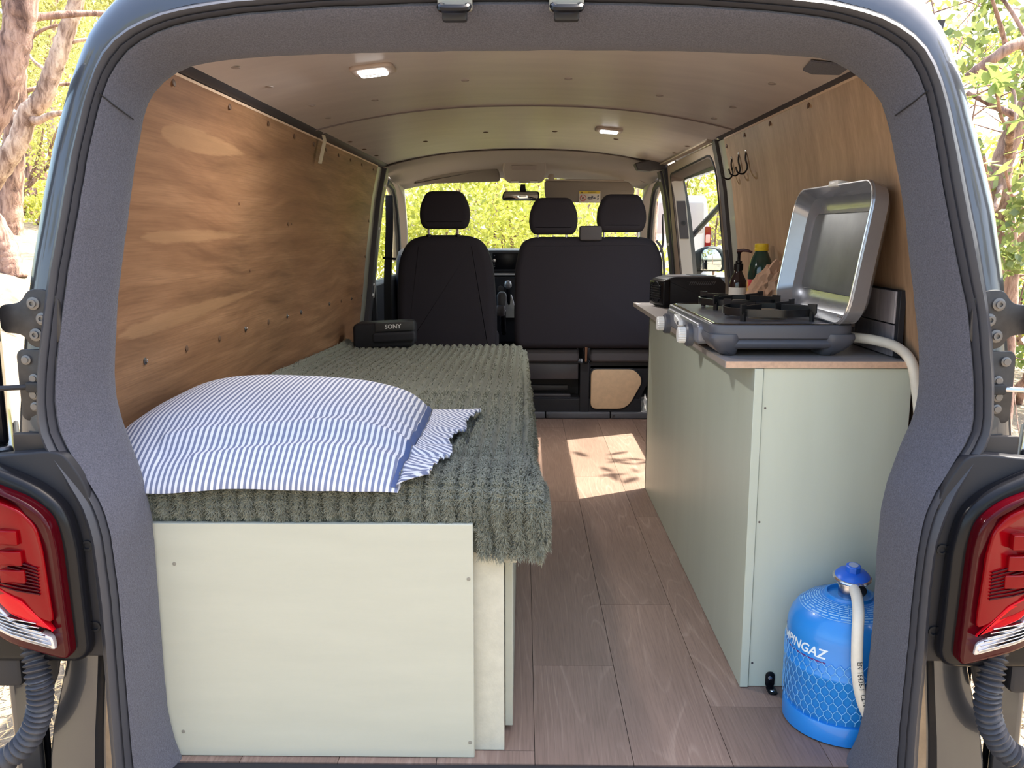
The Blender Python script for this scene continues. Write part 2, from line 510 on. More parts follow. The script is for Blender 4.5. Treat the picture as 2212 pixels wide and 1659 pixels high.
def juice():
    m = Mat('fruit_juice_label')
    pos = m.coords('Position')
    f = m.noise(pos, 30, 2, .5)
    c = m.ramp(f, [(.35, srgb(238,214,150)), (.5, srgb(236,190,70)), (.6, srgb(226,120,90)), (.7, srgb(216,70,80))])
    m.link(c, m.p.inputs['Base Color']); m.p.inputs['Roughness'].default_value = .4
    return m.m
MT['juice_label'] = juice()
C_INNER=[(-0.629,1.445,-0.014),(-0.634,1.445,0.002),(-0.639,1.445,0.018),(-0.644,1.445,0.035),(-0.647,1.445,0.052),(-0.65,1.445,0.069),(-0.652,1.445,0.086),(-0.654,1.445,0.103),(-0.654,1.445,0.121),(-0.654,1.445,0.138),(-0.655,1.445,0.156),(-0.655,1.445,0.172),(-0.655,1.445,0.189),(-0.655,1.445,0.205),(-0.655,1.445,0.22),(-0.655,1.445,0.236),(-0.655,1.445,0.251),(-0.655,1.445,0.265),(-0.655,1.445,0.28),(-0.655,1.445,0.294),(-0.655,1.445,0.308),(-0.655,1.445,0.322),(-0.655,1.445,0.335),(-0.655,1.445,0.349),(-0.655,1.445,0.362),(-0.655,1.445,0.374),(-0.655,1.445,0.387),(-0.655,1.445,0.4),(-0.655,1.445,0.412),(-0.655,1.445,0.424),(-0.656,1.445,0.436),(-0.656,1.445,0.448),(-0.656,1.446,0.459),(-0.657,1.446,0.471),(-0.659,1.447,0.482),(-0.661,1.448,0.492),(-0.663,1.449,0.503),(-0.665,1.451,0.514),(-0.667,1.452,0.525),(-0.67,1.453,0.535),(-0.673,1.454,0.546),(-0.681,1.456,0.566),(-0.689,1.459,0.587),(-0.696,1.461,0.608),(-0.704,1.464,0.629),(-0.71,1.467,0.65),(-0.715,1.47,0.672),(-0.717,1.473,0.694),(-0.718,1.476,0.716),(-0.717,1.479,0.739),(-0.716,1.482,0.761),(-0.714,1.485,0.783),(-0.713,1.488,0.806),(-0.712,1.492,0.828),(-0.71,1.495,0.851),(-0.707,1.499,0.874),(-0.704,1.502,0.897),(-0.701,1.506,0.92),(-0.698,1.509,0.944),(-0.694,1.513,0.968),(-0.691,1.517,0.993),(-0.688,1.521,1.018),(-0.684,1.525,1.044),(-0.681,1.53,1.071),(-0.676,1.534,1.097),(-0.671,1.539,1.125),(-0.666,1.543,1.153),(-0.658,1.548,1.18),(-0.645,1.552,1.203),(-0.627,1.555,1.222),(-0.605,1.558,1.238),(-0.579,1.56,1.249),(-0.55,1.561,1.255),(-0.52,1.561,1.259),(-0.491,1.562,1.262),(-0.462,1.562,1.264),(-0.434,1.562,1.266),(-0.407,1.563,1.267),(-0.381,1.563,1.268),(-0.355,1.563,1.269),(-0.331,1.563,1.27),(-0.306,1.563,1.27),(-0.283,1.563,1.271),(-0.26,1.563,1.271),(-0.238,1.564,1.272),(-0.216,1.564,1.272),(-0.194,1.564,1.273),(-0.173,1.564,1.273),(-0.152,1.564,1.273),(-0.131,1.564,1.274),(-0.111,1.564,1.274),(-0.091,1.564,1.274),(-0.071,1.564,1.274),(-0.05,1.564,1.274),(-0.03,1.564,1.274),(-0.01,1.564,1.274),(0.01,1.564,1.274),(0.03,1.564,1.275),(0.05,1.564,1.275),(0.07,1.564,1.275),(0.09,1.564,1.274),(0.111,1.564,1.274),(0.132,1.564,1.274),(0.153,1.564,1.274),(0.175,1.564,1.274),(0.197,1.564,1.273),(0.219,1.564,1.273),(0.242,1.564,1.273),(0.266,1.564,1.273),(0.29,1.564,1.272),(0.315,1.563,1.271),(0.34,1.563,1.27),(0.366,1.563,1.269),(0.393,1.563,1.268),(0.421,1.563,1.267),(0.451,1.562,1.265),(0.481,1.562,1.263),(0.511,1.561,1.26),(0.538,1.56,1.252),(0.562,1.558,1.239),(0.583,1.555,1.223),(0.602,1.552,1.204),(0.617,1.548,1.183),(0.626,1.544,1.157),(0.633,1.539,1.13),(0.639,1.535,1.103),(0.644,1.531,1.076),(0.649,1.526,1.05),(0.653,1.522,1.025),(0.657,1.518,1.0),(0.661,1.514,0.975),(0.663,1.51,0.95),(0.666,1.507,0.926),(0.669,1.503,0.902),(0.672,1.499,0.879),(0.675,1.496,0.856),(0.677,1.492,0.833),(0.68,1.489,0.811),(0.683,1.486,0.788),(0.685,1.483,0.766),(0.686,1.479,0.743),(0.686,1.476,0.721),(0.686,1.473,0.699),(0.684,1.47,0.676),(0.68,1.467,0.654),(0.673,1.464,0.632),(0.664,1.462,0.611),(0.655,1.459,0.59),(0.648,1.457,0.569),(0.641,1.454,0.549),(0.637,1.453,0.538),(0.634,1.452,0.527),(0.632,1.451,0.516),(0.63,1.45,0.506),(0.628,1.449,0.495),(0.626,1.448,0.484),(0.625,1.447,0.472),(0.624,1.446,0.461),(0.624,1.445,0.449),(0.624,1.445,0.438),(0.623,1.445,0.425),(0.623,1.445,0.413),(0.623,1.445,0.401),(0.624,1.445,0.388),(0.624,1.445,0.375),(0.624,1.445,0.362),(0.625,1.445,0.349),(0.625,1.445,0.335),(0.625,1.445,0.321),(0.626,1.445,0.307),(0.626,1.445,0.293),(0.627,1.445,0.278),(0.627,1.445,0.263),(0.626,1.445,0.249),(0.626,1.445,0.233),(0.626,1.445,0.218),(0.625,1.445,0.203),(0.625,1.445,0.187),(0.624,1.445,0.17),(0.624,1.445,0.154),(0.623,1.445,0.136),(0.623,1.445,0.119),(0.622,1.445,0.101),(0.621,1.445,0.083),(0.619,1.445,0.066),(0.616,1.445,0.048),(0.611,1.445,0.033),(0.605,1.445,0.018),(0.598,1.445,0.004),(0.592,1.445,-0.012)]
C_GROOVE=[(-0.669,1.365,-0.042),(-0.671,1.365,-0.021),(-0.673,1.365,-0.001),(-0.675,1.365,0.019),(-0.676,1.365,0.039),(-0.677,1.365,0.06),(-0.677,1.365,0.08),(-0.677,1.365,0.099),(-0.677,1.365,0.118),(-0.677,1.365,0.136),(-0.677,1.365,0.154),(-0.677,1.365,0.172),(-0.677,1.365,0.189),(-0.677,1.365,0.205),(-0.677,1.365,0.222),(-0.677,1.365,0.238),(-0.677,1.365,0.253),(-0.677,1.365,0.268),(-0.677,1.365,0.283),(-0.677,1.365,0.298),(-0.677,1.365,0.313),(-0.677,1.365,0.327),(-0.677,1.365,0.341),(-0.677,1.365,0.354),(-0.677,1.365,0.368),(-0.678,1.365,0.381),(-0.678,1.365,0.394),(-0.679,1.365,0.407),(-0.68,1.365,0.419),(-0.68,1.365,0.432),(-0.681,1.365,0.444),(-0.682,1.365,0.456),(-0.683,1.366,0.468),(-0.685,1.367,0.479),(-0.688,1.368,0.49),(-0.69,1.369,0.501),(-0.694,1.37,0.512),(-0.698,1.371,0.523),(-0.704,1.373,0.534),(-0.71,1.374,0.544),(-0.717,1.375,0.556),(-0.73,1.378,0.576),(-0.744,1.38,0.598),(-0.756,1.383,0.62),(-0.766,1.386,0.643),(-0.77,1.389,0.667),(-0.772,1.392,0.691),(-0.771,1.395,0.714),(-0.77,1.399,0.738),(-0.767,1.402,0.762),(-0.764,1.405,0.785),(-0.761,1.409,0.809),(-0.758,1.412,0.832),(-0.754,1.416,0.856),(-0.75,1.419,0.88),(-0.747,1.423,0.904),(-0.742,1.427,0.928),(-0.738,1.431,0.952),(-0.733,1.434,0.976),(-0.728,1.438,1.001),(-0.724,1.442,1.027),(-0.719,1.447,1.052),(-0.715,1.451,1.079),(-0.709,1.455,1.106),(-0.703,1.46,1.132),(-0.696,1.464,1.16),(-0.688,1.469,1.187),(-0.678,1.473,1.213),(-0.664,1.478,1.237),(-0.646,1.481,1.258),(-0.624,1.484,1.274),(-0.599,1.486,1.287),(-0.571,1.488,1.297),(-0.543,1.489,1.304),(-0.514,1.49,1.309),(-0.485,1.491,1.313),(-0.457,1.491,1.317),(-0.429,1.492,1.319),(-0.401,1.492,1.321),(-0.375,1.492,1.323),(-0.349,1.493,1.325),(-0.324,1.493,1.327),(-0.299,1.493,1.328),(-0.275,1.493,1.328),(-0.251,1.494,1.329),(-0.228,1.494,1.33),(-0.205,1.494,1.331),(-0.183,1.494,1.332),(-0.16,1.494,1.332),(-0.138,1.494,1.333),(-0.116,1.494,1.333),(-0.095,1.494,1.333),(-0.073,1.494,1.334),(-0.052,1.494,1.334),(-0.03,1.494,1.334),(-0.009,1.494,1.334),(0.013,1.494,1.334),(0.034,1.494,1.334),(0.055,1.494,1.333),(0.077,1.494,1.333),(0.099,1.494,1.333),(0.121,1.494,1.332),(0.143,1.494,1.332),(0.166,1.494,1.331),(0.189,1.494,1.331),(0.212,1.494,1.33),(0.236,1.493,1.329),(0.26,1.493,1.328),(0.284,1.493,1.327),(0.309,1.493,1.325),(0.335,1.492,1.323),(0.361,1.492,1.321),(0.388,1.492,1.319),(0.416,1.491,1.316),(0.444,1.491,1.313),(0.473,1.49,1.309),(0.502,1.489,1.304),(0.53,1.488,1.296),(0.557,1.486,1.287),(0.582,1.484,1.274),(0.605,1.481,1.259),(0.624,1.478,1.239),(0.637,1.474,1.215),(0.647,1.469,1.189),(0.654,1.465,1.161),(0.66,1.46,1.133),(0.665,1.455,1.105),(0.67,1.451,1.079),(0.674,1.447,1.052),(0.679,1.443,1.027),(0.684,1.439,1.002),(0.689,1.435,0.977),(0.694,1.431,0.953),(0.699,1.427,0.929),(0.704,1.423,0.906),(0.709,1.42,0.883),(0.715,1.416,0.859),(0.72,1.413,0.836),(0.723,1.409,0.812),(0.725,1.406,0.789),(0.728,1.403,0.765),(0.73,1.399,0.742),(0.732,1.396,0.718),(0.733,1.393,0.694),(0.733,1.389,0.671),(0.73,1.386,0.647),(0.72,1.383,0.624),(0.707,1.381,0.602),(0.694,1.378,0.58),(0.681,1.376,0.559),(0.674,1.374,0.548),(0.669,1.373,0.537),(0.664,1.372,0.526),(0.66,1.371,0.516),(0.657,1.37,0.505),(0.654,1.368,0.493),(0.652,1.367,0.482),(0.65,1.366,0.47),(0.649,1.366,0.459),(0.647,1.365,0.447),(0.647,1.365,0.434),(0.646,1.365,0.422),(0.646,1.365,0.409),(0.645,1.365,0.396),(0.645,1.365,0.383),(0.645,1.365,0.37),(0.644,1.365,0.357),(0.644,1.365,0.343),(0.644,1.365,0.329),(0.644,1.365,0.315),(0.644,1.365,0.3),(0.644,1.365,0.286),(0.643,1.365,0.271),(0.643,1.365,0.256),(0.643,1.365,0.24),(0.643,1.365,0.224),(0.642,1.365,0.208),(0.642,1.365,0.192),(0.642,1.365,0.175),(0.642,1.365,0.158),(0.641,1.365,0.14),(0.642,1.365,0.121),(0.642,1.365,0.102),(0.642,1.365,0.082),(0.643,1.365,0.061),(0.642,1.365,0.041),(0.641,1.365,0.021),(0.64,1.365,0.0),(0.638,1.365,-0.02),(0.636,1.365,-0.041)]
C_SEAL=[(-0.701,1.372,-0.079),(-0.704,1.372,-0.058),(-0.707,1.372,-0.037),(-0.709,1.372,-0.016),(-0.711,1.372,0.005),(-0.712,1.372,0.025),(-0.713,1.372,0.046),(-0.712,1.372,0.066),(-0.712,1.372,0.087),(-0.712,1.372,0.106),(-0.712,1.372,0.125),(-0.712,1.372,0.144),(-0.712,1.372,0.162),(-0.712,1.372,0.179),(-0.711,1.372,0.197),(-0.711,1.372,0.214),(-0.711,1.372,0.23),(-0.711,1.372,0.246),(-0.711,1.372,0.262),(-0.711,1.372,0.277),(-0.711,1.372,0.292),(-0.712,1.372,0.307),(-0.712,1.372,0.322),(-0.712,1.372,0.336),(-0.712,1.372,0.35),(-0.713,1.372,0.364),(-0.713,1.372,0.378),(-0.713,1.372,0.391),(-0.714,1.372,0.405),(-0.714,1.372,0.418),(-0.715,1.372,0.431),(-0.715,1.372,0.444),(-0.716,1.372,0.456),(-0.718,1.373,0.468),(-0.72,1.374,0.48),(-0.724,1.375,0.492),(-0.727,1.376,0.503),(-0.731,1.378,0.515),(-0.736,1.379,0.526),(-0.741,1.38,0.537),(-0.748,1.381,0.549),(-0.759,1.384,0.571),(-0.773,1.387,0.594),(-0.787,1.389,0.617),(-0.796,1.393,0.641),(-0.799,1.396,0.665),(-0.798,1.399,0.69),(-0.797,1.402,0.714),(-0.796,1.406,0.739),(-0.794,1.409,0.763),(-0.791,1.413,0.788),(-0.788,1.416,0.812),(-0.785,1.42,0.837),(-0.782,1.424,0.861),(-0.778,1.427,0.886),(-0.774,1.431,0.911),(-0.769,1.435,0.936),(-0.764,1.439,0.961),(-0.759,1.443,0.986),(-0.755,1.447,1.012),(-0.75,1.451,1.038),(-0.745,1.456,1.065),(-0.739,1.46,1.092),(-0.732,1.465,1.119),(-0.725,1.469,1.146),(-0.718,1.474,1.174),(-0.709,1.479,1.202),(-0.699,1.483,1.229),(-0.687,1.488,1.256),(-0.668,1.491,1.277),(-0.645,1.494,1.294),(-0.619,1.497,1.307),(-0.592,1.499,1.318),(-0.562,1.5,1.325),(-0.532,1.501,1.331),(-0.502,1.502,1.336),(-0.473,1.502,1.339),(-0.444,1.503,1.341),(-0.416,1.503,1.344),(-0.388,1.503,1.346),(-0.362,1.504,1.348),(-0.336,1.504,1.35),(-0.31,1.504,1.351),(-0.285,1.505,1.352),(-0.26,1.505,1.353),(-0.236,1.505,1.354),(-0.212,1.505,1.355),(-0.189,1.505,1.356),(-0.166,1.505,1.356),(-0.143,1.505,1.357),(-0.12,1.505,1.357),(-0.098,1.505,1.357),(-0.075,1.506,1.358),(-0.053,1.506,1.358),(-0.031,1.506,1.358),(-0.009,1.506,1.358),(0.014,1.506,1.358),(0.036,1.506,1.358),(0.058,1.505,1.357),(0.081,1.505,1.357),(0.103,1.505,1.356),(0.126,1.505,1.356),(0.149,1.505,1.355),(0.172,1.505,1.354),(0.196,1.505,1.353),(0.22,1.505,1.352),(0.245,1.504,1.351),(0.27,1.504,1.35),(0.295,1.504,1.349),(0.321,1.504,1.347),(0.348,1.503,1.346),(0.375,1.503,1.344),(0.403,1.503,1.342),(0.432,1.502,1.34),(0.462,1.502,1.337),(0.493,1.501,1.334),(0.522,1.5,1.327),(0.551,1.499,1.32),(0.58,1.497,1.31),(0.606,1.495,1.297),(0.629,1.492,1.28),(0.648,1.488,1.26),(0.663,1.484,1.235),(0.674,1.48,1.208),(0.683,1.475,1.18),(0.69,1.47,1.152),(0.696,1.465,1.124),(0.703,1.461,1.097),(0.709,1.457,1.07),(0.714,1.452,1.044),(0.72,1.448,1.017),(0.725,1.444,0.992),(0.731,1.44,0.967),(0.736,1.436,0.941),(0.74,1.432,0.916),(0.744,1.428,0.891),(0.748,1.424,0.867),(0.752,1.421,0.842),(0.755,1.417,0.817),(0.758,1.413,0.793),(0.759,1.41,0.768),(0.761,1.406,0.743),(0.762,1.403,0.719),(0.762,1.4,0.694),(0.762,1.396,0.67),(0.759,1.393,0.645),(0.751,1.39,0.621),(0.737,1.387,0.598),(0.723,1.384,0.575),(0.71,1.382,0.553),(0.705,1.38,0.541),(0.701,1.379,0.53),(0.697,1.378,0.518),(0.693,1.377,0.507),(0.689,1.376,0.495),(0.685,1.375,0.484),(0.681,1.374,0.472),(0.678,1.373,0.461),(0.677,1.372,0.448),(0.676,1.372,0.435),(0.676,1.372,0.423),(0.675,1.372,0.409),(0.675,1.372,0.396),(0.674,1.372,0.383),(0.674,1.372,0.369),(0.675,1.372,0.355),(0.675,1.372,0.34),(0.675,1.372,0.326),(0.676,1.372,0.311),(0.676,1.372,0.296),(0.677,1.372,0.28),(0.677,1.372,0.265),(0.676,1.372,0.249),(0.676,1.372,0.233),(0.676,1.372,0.217),(0.675,1.372,0.201),(0.675,1.372,0.184),(0.675,1.372,0.166),(0.675,1.372,0.148),(0.675,1.372,0.13),(0.676,1.372,0.11),(0.676,1.372,0.091),(0.677,1.372,0.07),(0.677,1.372,0.049),(0.676,1.372,0.029),(0.675,1.372,0.008),(0.674,1.372,-0.013),(0.672,1.372,-0.034),(0.67,1.372,-0.056),(0.667,1.372,-0.077)]
C_SEALB=[(-0.76,1.389,0.566),(-0.772,1.392,0.586),(-0.785,1.394,0.606),(-0.796,1.397,0.628),(-0.801,1.4,0.65),(-0.802,1.403,0.672),(-0.801,1.406,0.694),(-0.801,1.409,0.716),(-0.8,1.412,0.738),(-0.797,1.415,0.76),(-0.795,1.418,0.782),(-0.792,1.421,0.804),(-0.79,1.424,0.826),(-0.787,1.428,0.849),(-0.783,1.431,0.871),(-0.78,1.434,0.893),(-0.777,1.438,0.916),(-0.772,1.441,0.938),(-0.767,1.445,0.96),(-0.763,1.449,0.983),(-0.759,1.452,1.006),(-0.754,1.456,1.03),(-0.75,1.46,1.054),(-0.745,1.464,1.078),(-0.738,1.469,1.108),(-0.732,1.473,1.133),(-0.725,1.477,1.159),(-0.718,1.482,1.185),(-0.71,1.486,1.211),(-0.7,1.49,1.236),(-0.688,1.494,1.26),(-0.67,1.498,1.279),(-0.649,1.501,1.295),(-0.624,1.503,1.307),(-0.599,1.505,1.318),(-0.571,1.506,1.325),(-0.544,1.507,1.331),(-0.516,1.508,1.335),(-0.489,1.508,1.339),(-0.461,1.509,1.342),(-0.435,1.509,1.344),(-0.409,1.509,1.346),(-0.384,1.51,1.348),(-0.359,1.51,1.35),(-0.335,1.51,1.352),(-0.311,1.511,1.353),(-0.288,1.511,1.354),(-0.265,1.511,1.355),(-0.242,1.511,1.355),(-0.22,1.511,1.356),(-0.198,1.511,1.357),(-0.177,1.512,1.358),(-0.155,1.512,1.358),(-0.134,1.512,1.358),(-0.113,1.512,1.359),(-0.092,1.512,1.359),(-0.071,1.512,1.359),(-0.051,1.512,1.36),(-0.03,1.512,1.36),(-0.009,1.512,1.36),(0.011,1.512,1.36),(0.032,1.512,1.359),(0.053,1.512,1.359),(0.073,1.512,1.358),(0.094,1.512,1.358),(0.115,1.512,1.358),(0.137,1.511,1.357),(0.158,1.511,1.356),(0.18,1.511,1.356),(0.202,1.511,1.355),(0.225,1.511,1.354),(0.247,1.511,1.353),(0.271,1.511,1.352),(0.294,1.51,1.351),(0.318,1.51,1.349),(0.343,1.51,1.348),(0.368,1.509,1.346),(0.394,1.509,1.344),(0.421,1.509,1.342),(0.448,1.508,1.34),(0.476,1.508,1.338),(0.504,1.507,1.334),(0.531,1.506,1.327),(0.559,1.505,1.32),(0.585,1.503,1.31),(0.609,1.501,1.298),(0.631,1.498,1.283),(0.649,1.495,1.264),(0.663,1.491,1.241),(0.674,1.487,1.217),(0.683,1.483,1.191),(0.69,1.478,1.165),(0.696,1.474,1.139),(0.702,1.47,1.113),(0.709,1.465,1.083),(0.714,1.461,1.059),(0.719,1.457,1.035),(0.724,1.453,1.012),(0.729,1.449,0.989),(0.734,1.446,0.966),(0.738,1.442,0.943),(0.742,1.439,0.921),(0.746,1.435,0.898),(0.75,1.432,0.876),(0.753,1.428,0.854),(0.756,1.425,0.831),(0.759,1.422,0.809),(0.761,1.419,0.787),(0.763,1.415,0.765),(0.764,1.412,0.743),(0.765,1.409,0.72),(0.765,1.406,0.698),(0.765,1.403,0.676),(0.764,1.4,0.654),(0.759,1.397,0.632),(0.75,1.395,0.611),(0.736,1.392,0.59),(0.723,1.39,0.57)]
C_BODY=[(-0.87,1.409,0.547),(-0.867,1.412,0.571),(-0.864,1.415,0.596),(-0.862,1.418,0.62),(-0.86,1.421,0.644),(-0.858,1.424,0.668),(-0.856,1.427,0.691),(-0.854,1.43,0.715),(-0.852,1.434,0.739),(-0.85,1.437,0.762),(-0.848,1.44,0.786),(-0.846,1.444,0.809),(-0.844,1.447,0.833),(-0.841,1.451,0.857),(-0.838,1.455,0.881),(-0.835,1.458,0.905),(-0.831,1.462,0.929),(-0.827,1.466,0.953),(-0.823,1.47,0.978),(-0.819,1.474,1.002),(-0.815,1.478,1.027),(-0.81,1.482,1.052),(-0.804,1.486,1.078),(-0.799,1.49,1.104),(-0.791,1.495,1.135),(-0.784,1.5,1.162),(-0.776,1.504,1.189),(-0.768,1.509,1.217),(-0.758,1.514,1.244),(-0.748,1.519,1.272),(-0.736,1.523,1.298),(-0.721,1.527,1.322),(-0.703,1.531,1.344),(-0.684,1.535,1.365),(-0.663,1.538,1.385),(-0.636,1.54,1.397),(-0.606,1.542,1.404),(-0.576,1.543,1.411),(-0.546,1.544,1.415),(-0.515,1.544,1.417),(-0.485,1.545,1.42),(-0.455,1.545,1.422),(-0.427,1.545,1.424),(-0.399,1.546,1.425),(-0.372,1.546,1.426),(-0.345,1.546,1.427),(-0.319,1.546,1.428),(-0.293,1.546,1.429),(-0.268,1.546,1.43),(-0.243,1.546,1.43),(-0.219,1.547,1.431),(-0.195,1.547,1.432),(-0.171,1.547,1.433),(-0.148,1.547,1.434),(-0.124,1.547,1.434),(-0.101,1.547,1.435),(-0.078,1.547,1.436),(-0.055,1.548,1.437),(-0.032,1.548,1.437),(-0.009,1.548,1.438),(0.014,1.548,1.437),(0.037,1.547,1.436),(0.061,1.547,1.435),(0.084,1.547,1.434),(0.107,1.547,1.433),(0.13,1.547,1.432),(0.154,1.547,1.431),(0.178,1.546,1.43),(0.202,1.546,1.429),(0.227,1.546,1.428),(0.251,1.546,1.426),(0.277,1.546,1.425),(0.303,1.545,1.424),(0.329,1.545,1.423),(0.356,1.545,1.422),(0.383,1.545,1.42),(0.412,1.544,1.418),(0.441,1.544,1.416),(0.47,1.544,1.414),(0.501,1.543,1.412),(0.533,1.543,1.41),(0.564,1.542,1.405),(0.593,1.541,1.397),(0.623,1.539,1.388),(0.646,1.536,1.372),(0.667,1.533,1.352),(0.684,1.529,1.329),(0.699,1.524,1.304),(0.711,1.519,1.277),(0.72,1.515,1.25),(0.73,1.51,1.222),(0.738,1.505,1.194),(0.746,1.501,1.167),(0.753,1.496,1.141),(0.762,1.491,1.109),(0.768,1.487,1.084),(0.775,1.483,1.059),(0.781,1.479,1.034),(0.787,1.475,1.009),(0.791,1.471,0.984),(0.794,1.467,0.96),(0.798,1.463,0.935),(0.801,1.459,0.911),(0.804,1.455,0.886),(0.806,1.452,0.862),(0.808,1.448,0.838),(0.809,1.445,0.814),(0.81,1.441,0.79),(0.812,1.438,0.766),(0.813,1.434,0.743),(0.815,1.431,0.719),(0.817,1.428,0.696),(0.819,1.425,0.672),(0.821,1.422,0.649),(0.823,1.418,0.625),(0.825,1.415,0.601),(0.828,1.413,0.576),(0.831,1.41,0.551)]
# ------------------------------------------------------------ van shell
WZ = [-.2, 0, .4, .65, .83, 1.13, 1.294, 1.34]
WX = [.845, .84, .83, .797, .777, .737, .70, .68]
def wx(z): return interp(z, WZ, WX)
def ox(z): return interp(z, [-.45,-.2,.0,.55,.8,1.1,1.3,1.38], [.84,.88,.895,.885,.87,.825,.775,.73])
def ceil_z(x, y=3.0):
    base, crown = (1.294, 1.374)
    return base + (crown-base)*(1-(abs(x)/.70)**2.3)

# floor with single planks
floor = MB().box(-.84, .84, 1.455, 4.52, -.03, -.004).build('floor', MT['rubber_dark'], kind='structure', label='wood-effect vinyl plank floor of the van', cat='floor')
pw = .182
seams = [-.89+.182*i+.0 for i in range(0, 11)]
seams = [.205 + pw*i for i in range(-6, 4)]
pi_ = 0
starts = {0:1.14,1:1.62,2:1.30,3:1.84,4:1.50,5:1.83,6:2.16,7:1.66,8:1.95}
for i in range(len(seams)-1):
    x0, x1 = max(seams[i], -.83), min(seams[i+1], .83)
    y = starts[i] - 1.22
    while y < 4.5:
        y0, y1 = max(y, 1.458), min(y+1.22, 4.50)
        if y1 - y0 > .02:
            box(x0+.0006, x1-.0006, y0+.0006, y1-.0006, -.004, 0).build('plank', OAK[pi_ % 6], floor, smooth=0)
            pi_ += 1
        y += 1.22
# sill strip at the back edge
box(-.70, .67, 1.425, 1.457, -.05, .0).build('trim_1', MT['black_plastic'], kind='structure', label='black sill strip along the rear edge of the floor', cat='trim', bevel=.004)
# front floor edge trim in three lengths
ft = thing('baseboard_front', (0,4.49,0), 'dark grey edging strip between plank floor and seat bases', 'trim', kind='structure')
for x0, x1 in ((-.70,.115),(.12,.455),(.46,.66)):
    MB().soft(rrect(4.475, 4.52, 0, .036, .008, 3), lambda a,b,d: (d, a, b), x0, x1, .004, 2).build('edging_strip', MT['grey_plastic'], ft)
for x in (.127,.475):
    MB().lathe([(.0,0),(.007,.001),(.007,.004),(.0,.005)][1:3], (x,4.474,.016), (0,-1,0), 10).build('screw', MT['steel_dark'], ft)

# ply lined side walls
def wall_panel(side, y0, y1, name, mat, label, zs, t=.009):
    mb = MB()
    ys = np.linspace(y0, y1, 14)
    inner = [[(side*wx(z), y, z) for z in zs] for y in ys]
    outer = [[(side*(wx(z)+t), y, z) for z in zs] for y in ys]
    n = len(zs)
    mb.grid(inner); mb.grid(outer)
    mb.grid([inner[0], outer[0]]); mb.grid([inner[-1], outer[-1]])
    mb.grid([[r[0] for r in inner], [r[0] for r in outer]]); mb.grid([[r[-1] for r in inner], [r[-1] for r in outer]])
    return mb.build(name, mat, kind='structure', label=label, cat='wall')
zsL = list(np.linspace(0, 1.277, 26))
wall_left = wall_panel(-1, 1.53, 4.31, 'wall_left', MT['ply_left'], 'brown horizontal-grain plywood lining of the left side wall', zsL)
wall_right = wall_panel(1, 1.56, 3.165, 'wall_right', MT['ply_right'], 'pale vertical-grain plywood lining of the right side wall', list(np.linspace(0, 1.285, 26)))
def wall_nrm(z):
    e = .02; dx = wx(z+e)-wx(z-e)
    return Vector((1, 0, -dx/(2*e))).normalized()
def fix_disc(side, y, z, r, h, name, mat, parent, hl=None):
    n = wall_nrm(z); ax = Vector((-side*n.x, 0, n.z*-1 if False else -n.z))
    ax = Vector((-side, 0, (wx(z+.02)-wx(z-.02))/.04*-1)).normalized()
    o = MB().lathe([(r*.98,0),(r,h*.5),(r*.7,h)], (side*(wx(z)-.0), y, z), ax, 14).build(name, mat, parent)
    if hl:
        MB().lathe([(r*.38,h),(r*.36,h+.003),(r*.15,h+.004)], (side*wx(z), y, z), ax, 10).build('screw', MT['steel'], o)
    return o
MT['clip_brown'] = M('brown_clip', srgb(92,66,48), .6)
for y, z in ((1.824,1.262),(2.164,1.262),(2.484,1.262),(2.764,1.257),(3.02,1.258),(3.20,1.257),(3.42,1.256),(3.65,1.257),(3.904,1.257),(4.2,1.257)):
    fix_disc(-1, y, z, .009, .003, 'panel_clip', MT['clip_brown'], wall_left)
for k, (y, z) in enumerate(((1.792,.699),(2.021,.696),(2.246,.693),(2.46,.694),(2.689,.691),(2.905,.689),(3.091,.685),(3.551,.678),(3.792,.671),(4.022,.664))):
    fix_disc(-1, y, z, .0085, .002, 'panel_bolt', MT['steel_dark'] if k in (0,3,5,6,7,9) else MT['clip_brown'], wall_left, hl=k in (0,3,5,6,7,9))
for y, z in ((4.285,1.02),(4.285,.85),(4.285,.66)):
    fix_disc(-1, y, z, .008, .003, 'panel_clip', MT['clip_brown'], wall_left)
for y, z in ((2.247,1.274),(2.59,1.272),(2.882,1.272),(3.14,1.262)):
    fix_disc(1, y, z, .009, .003, 'panel_clip', MT['clip_brown'], wall_right)
fix_disc(1, 1.795, .645, .013, .003, 'panel_bolt', MT['black_plastic'], wall_right, True)
# knots and dark marks in the brown plywood
for y, z, s_ in ((2.83,.995,.010),(2.87,.993,.005),(2.47,.86,.006),(2.33,1.04,.005)):
    ax = Vector((1,0,.1))
    fix_disc(-1, y, z, s_, .0006, 'knot', M('knot_brown', srgb(100,66,44), .6), wall_left)
# pale exposed ply edge along the top of both linings
for side, y0, y1, nm in ((-1,1.53,4.31,'trim_2'),(1,1.56,3.165,'trim_3')):
    zt = 1.277 if side < 0 else 1.285
    MB().box(*sorted((side*(wx(zt)-.001), side*(wx(zt)+.013))), y0, y1, zt, zt+.006).build(nm, MT['ply_edge'], kind='structure', label='pale plywood edge along the top of the %s lining' % ('brown left' if side < 0 else 'light right'), cat='trim')
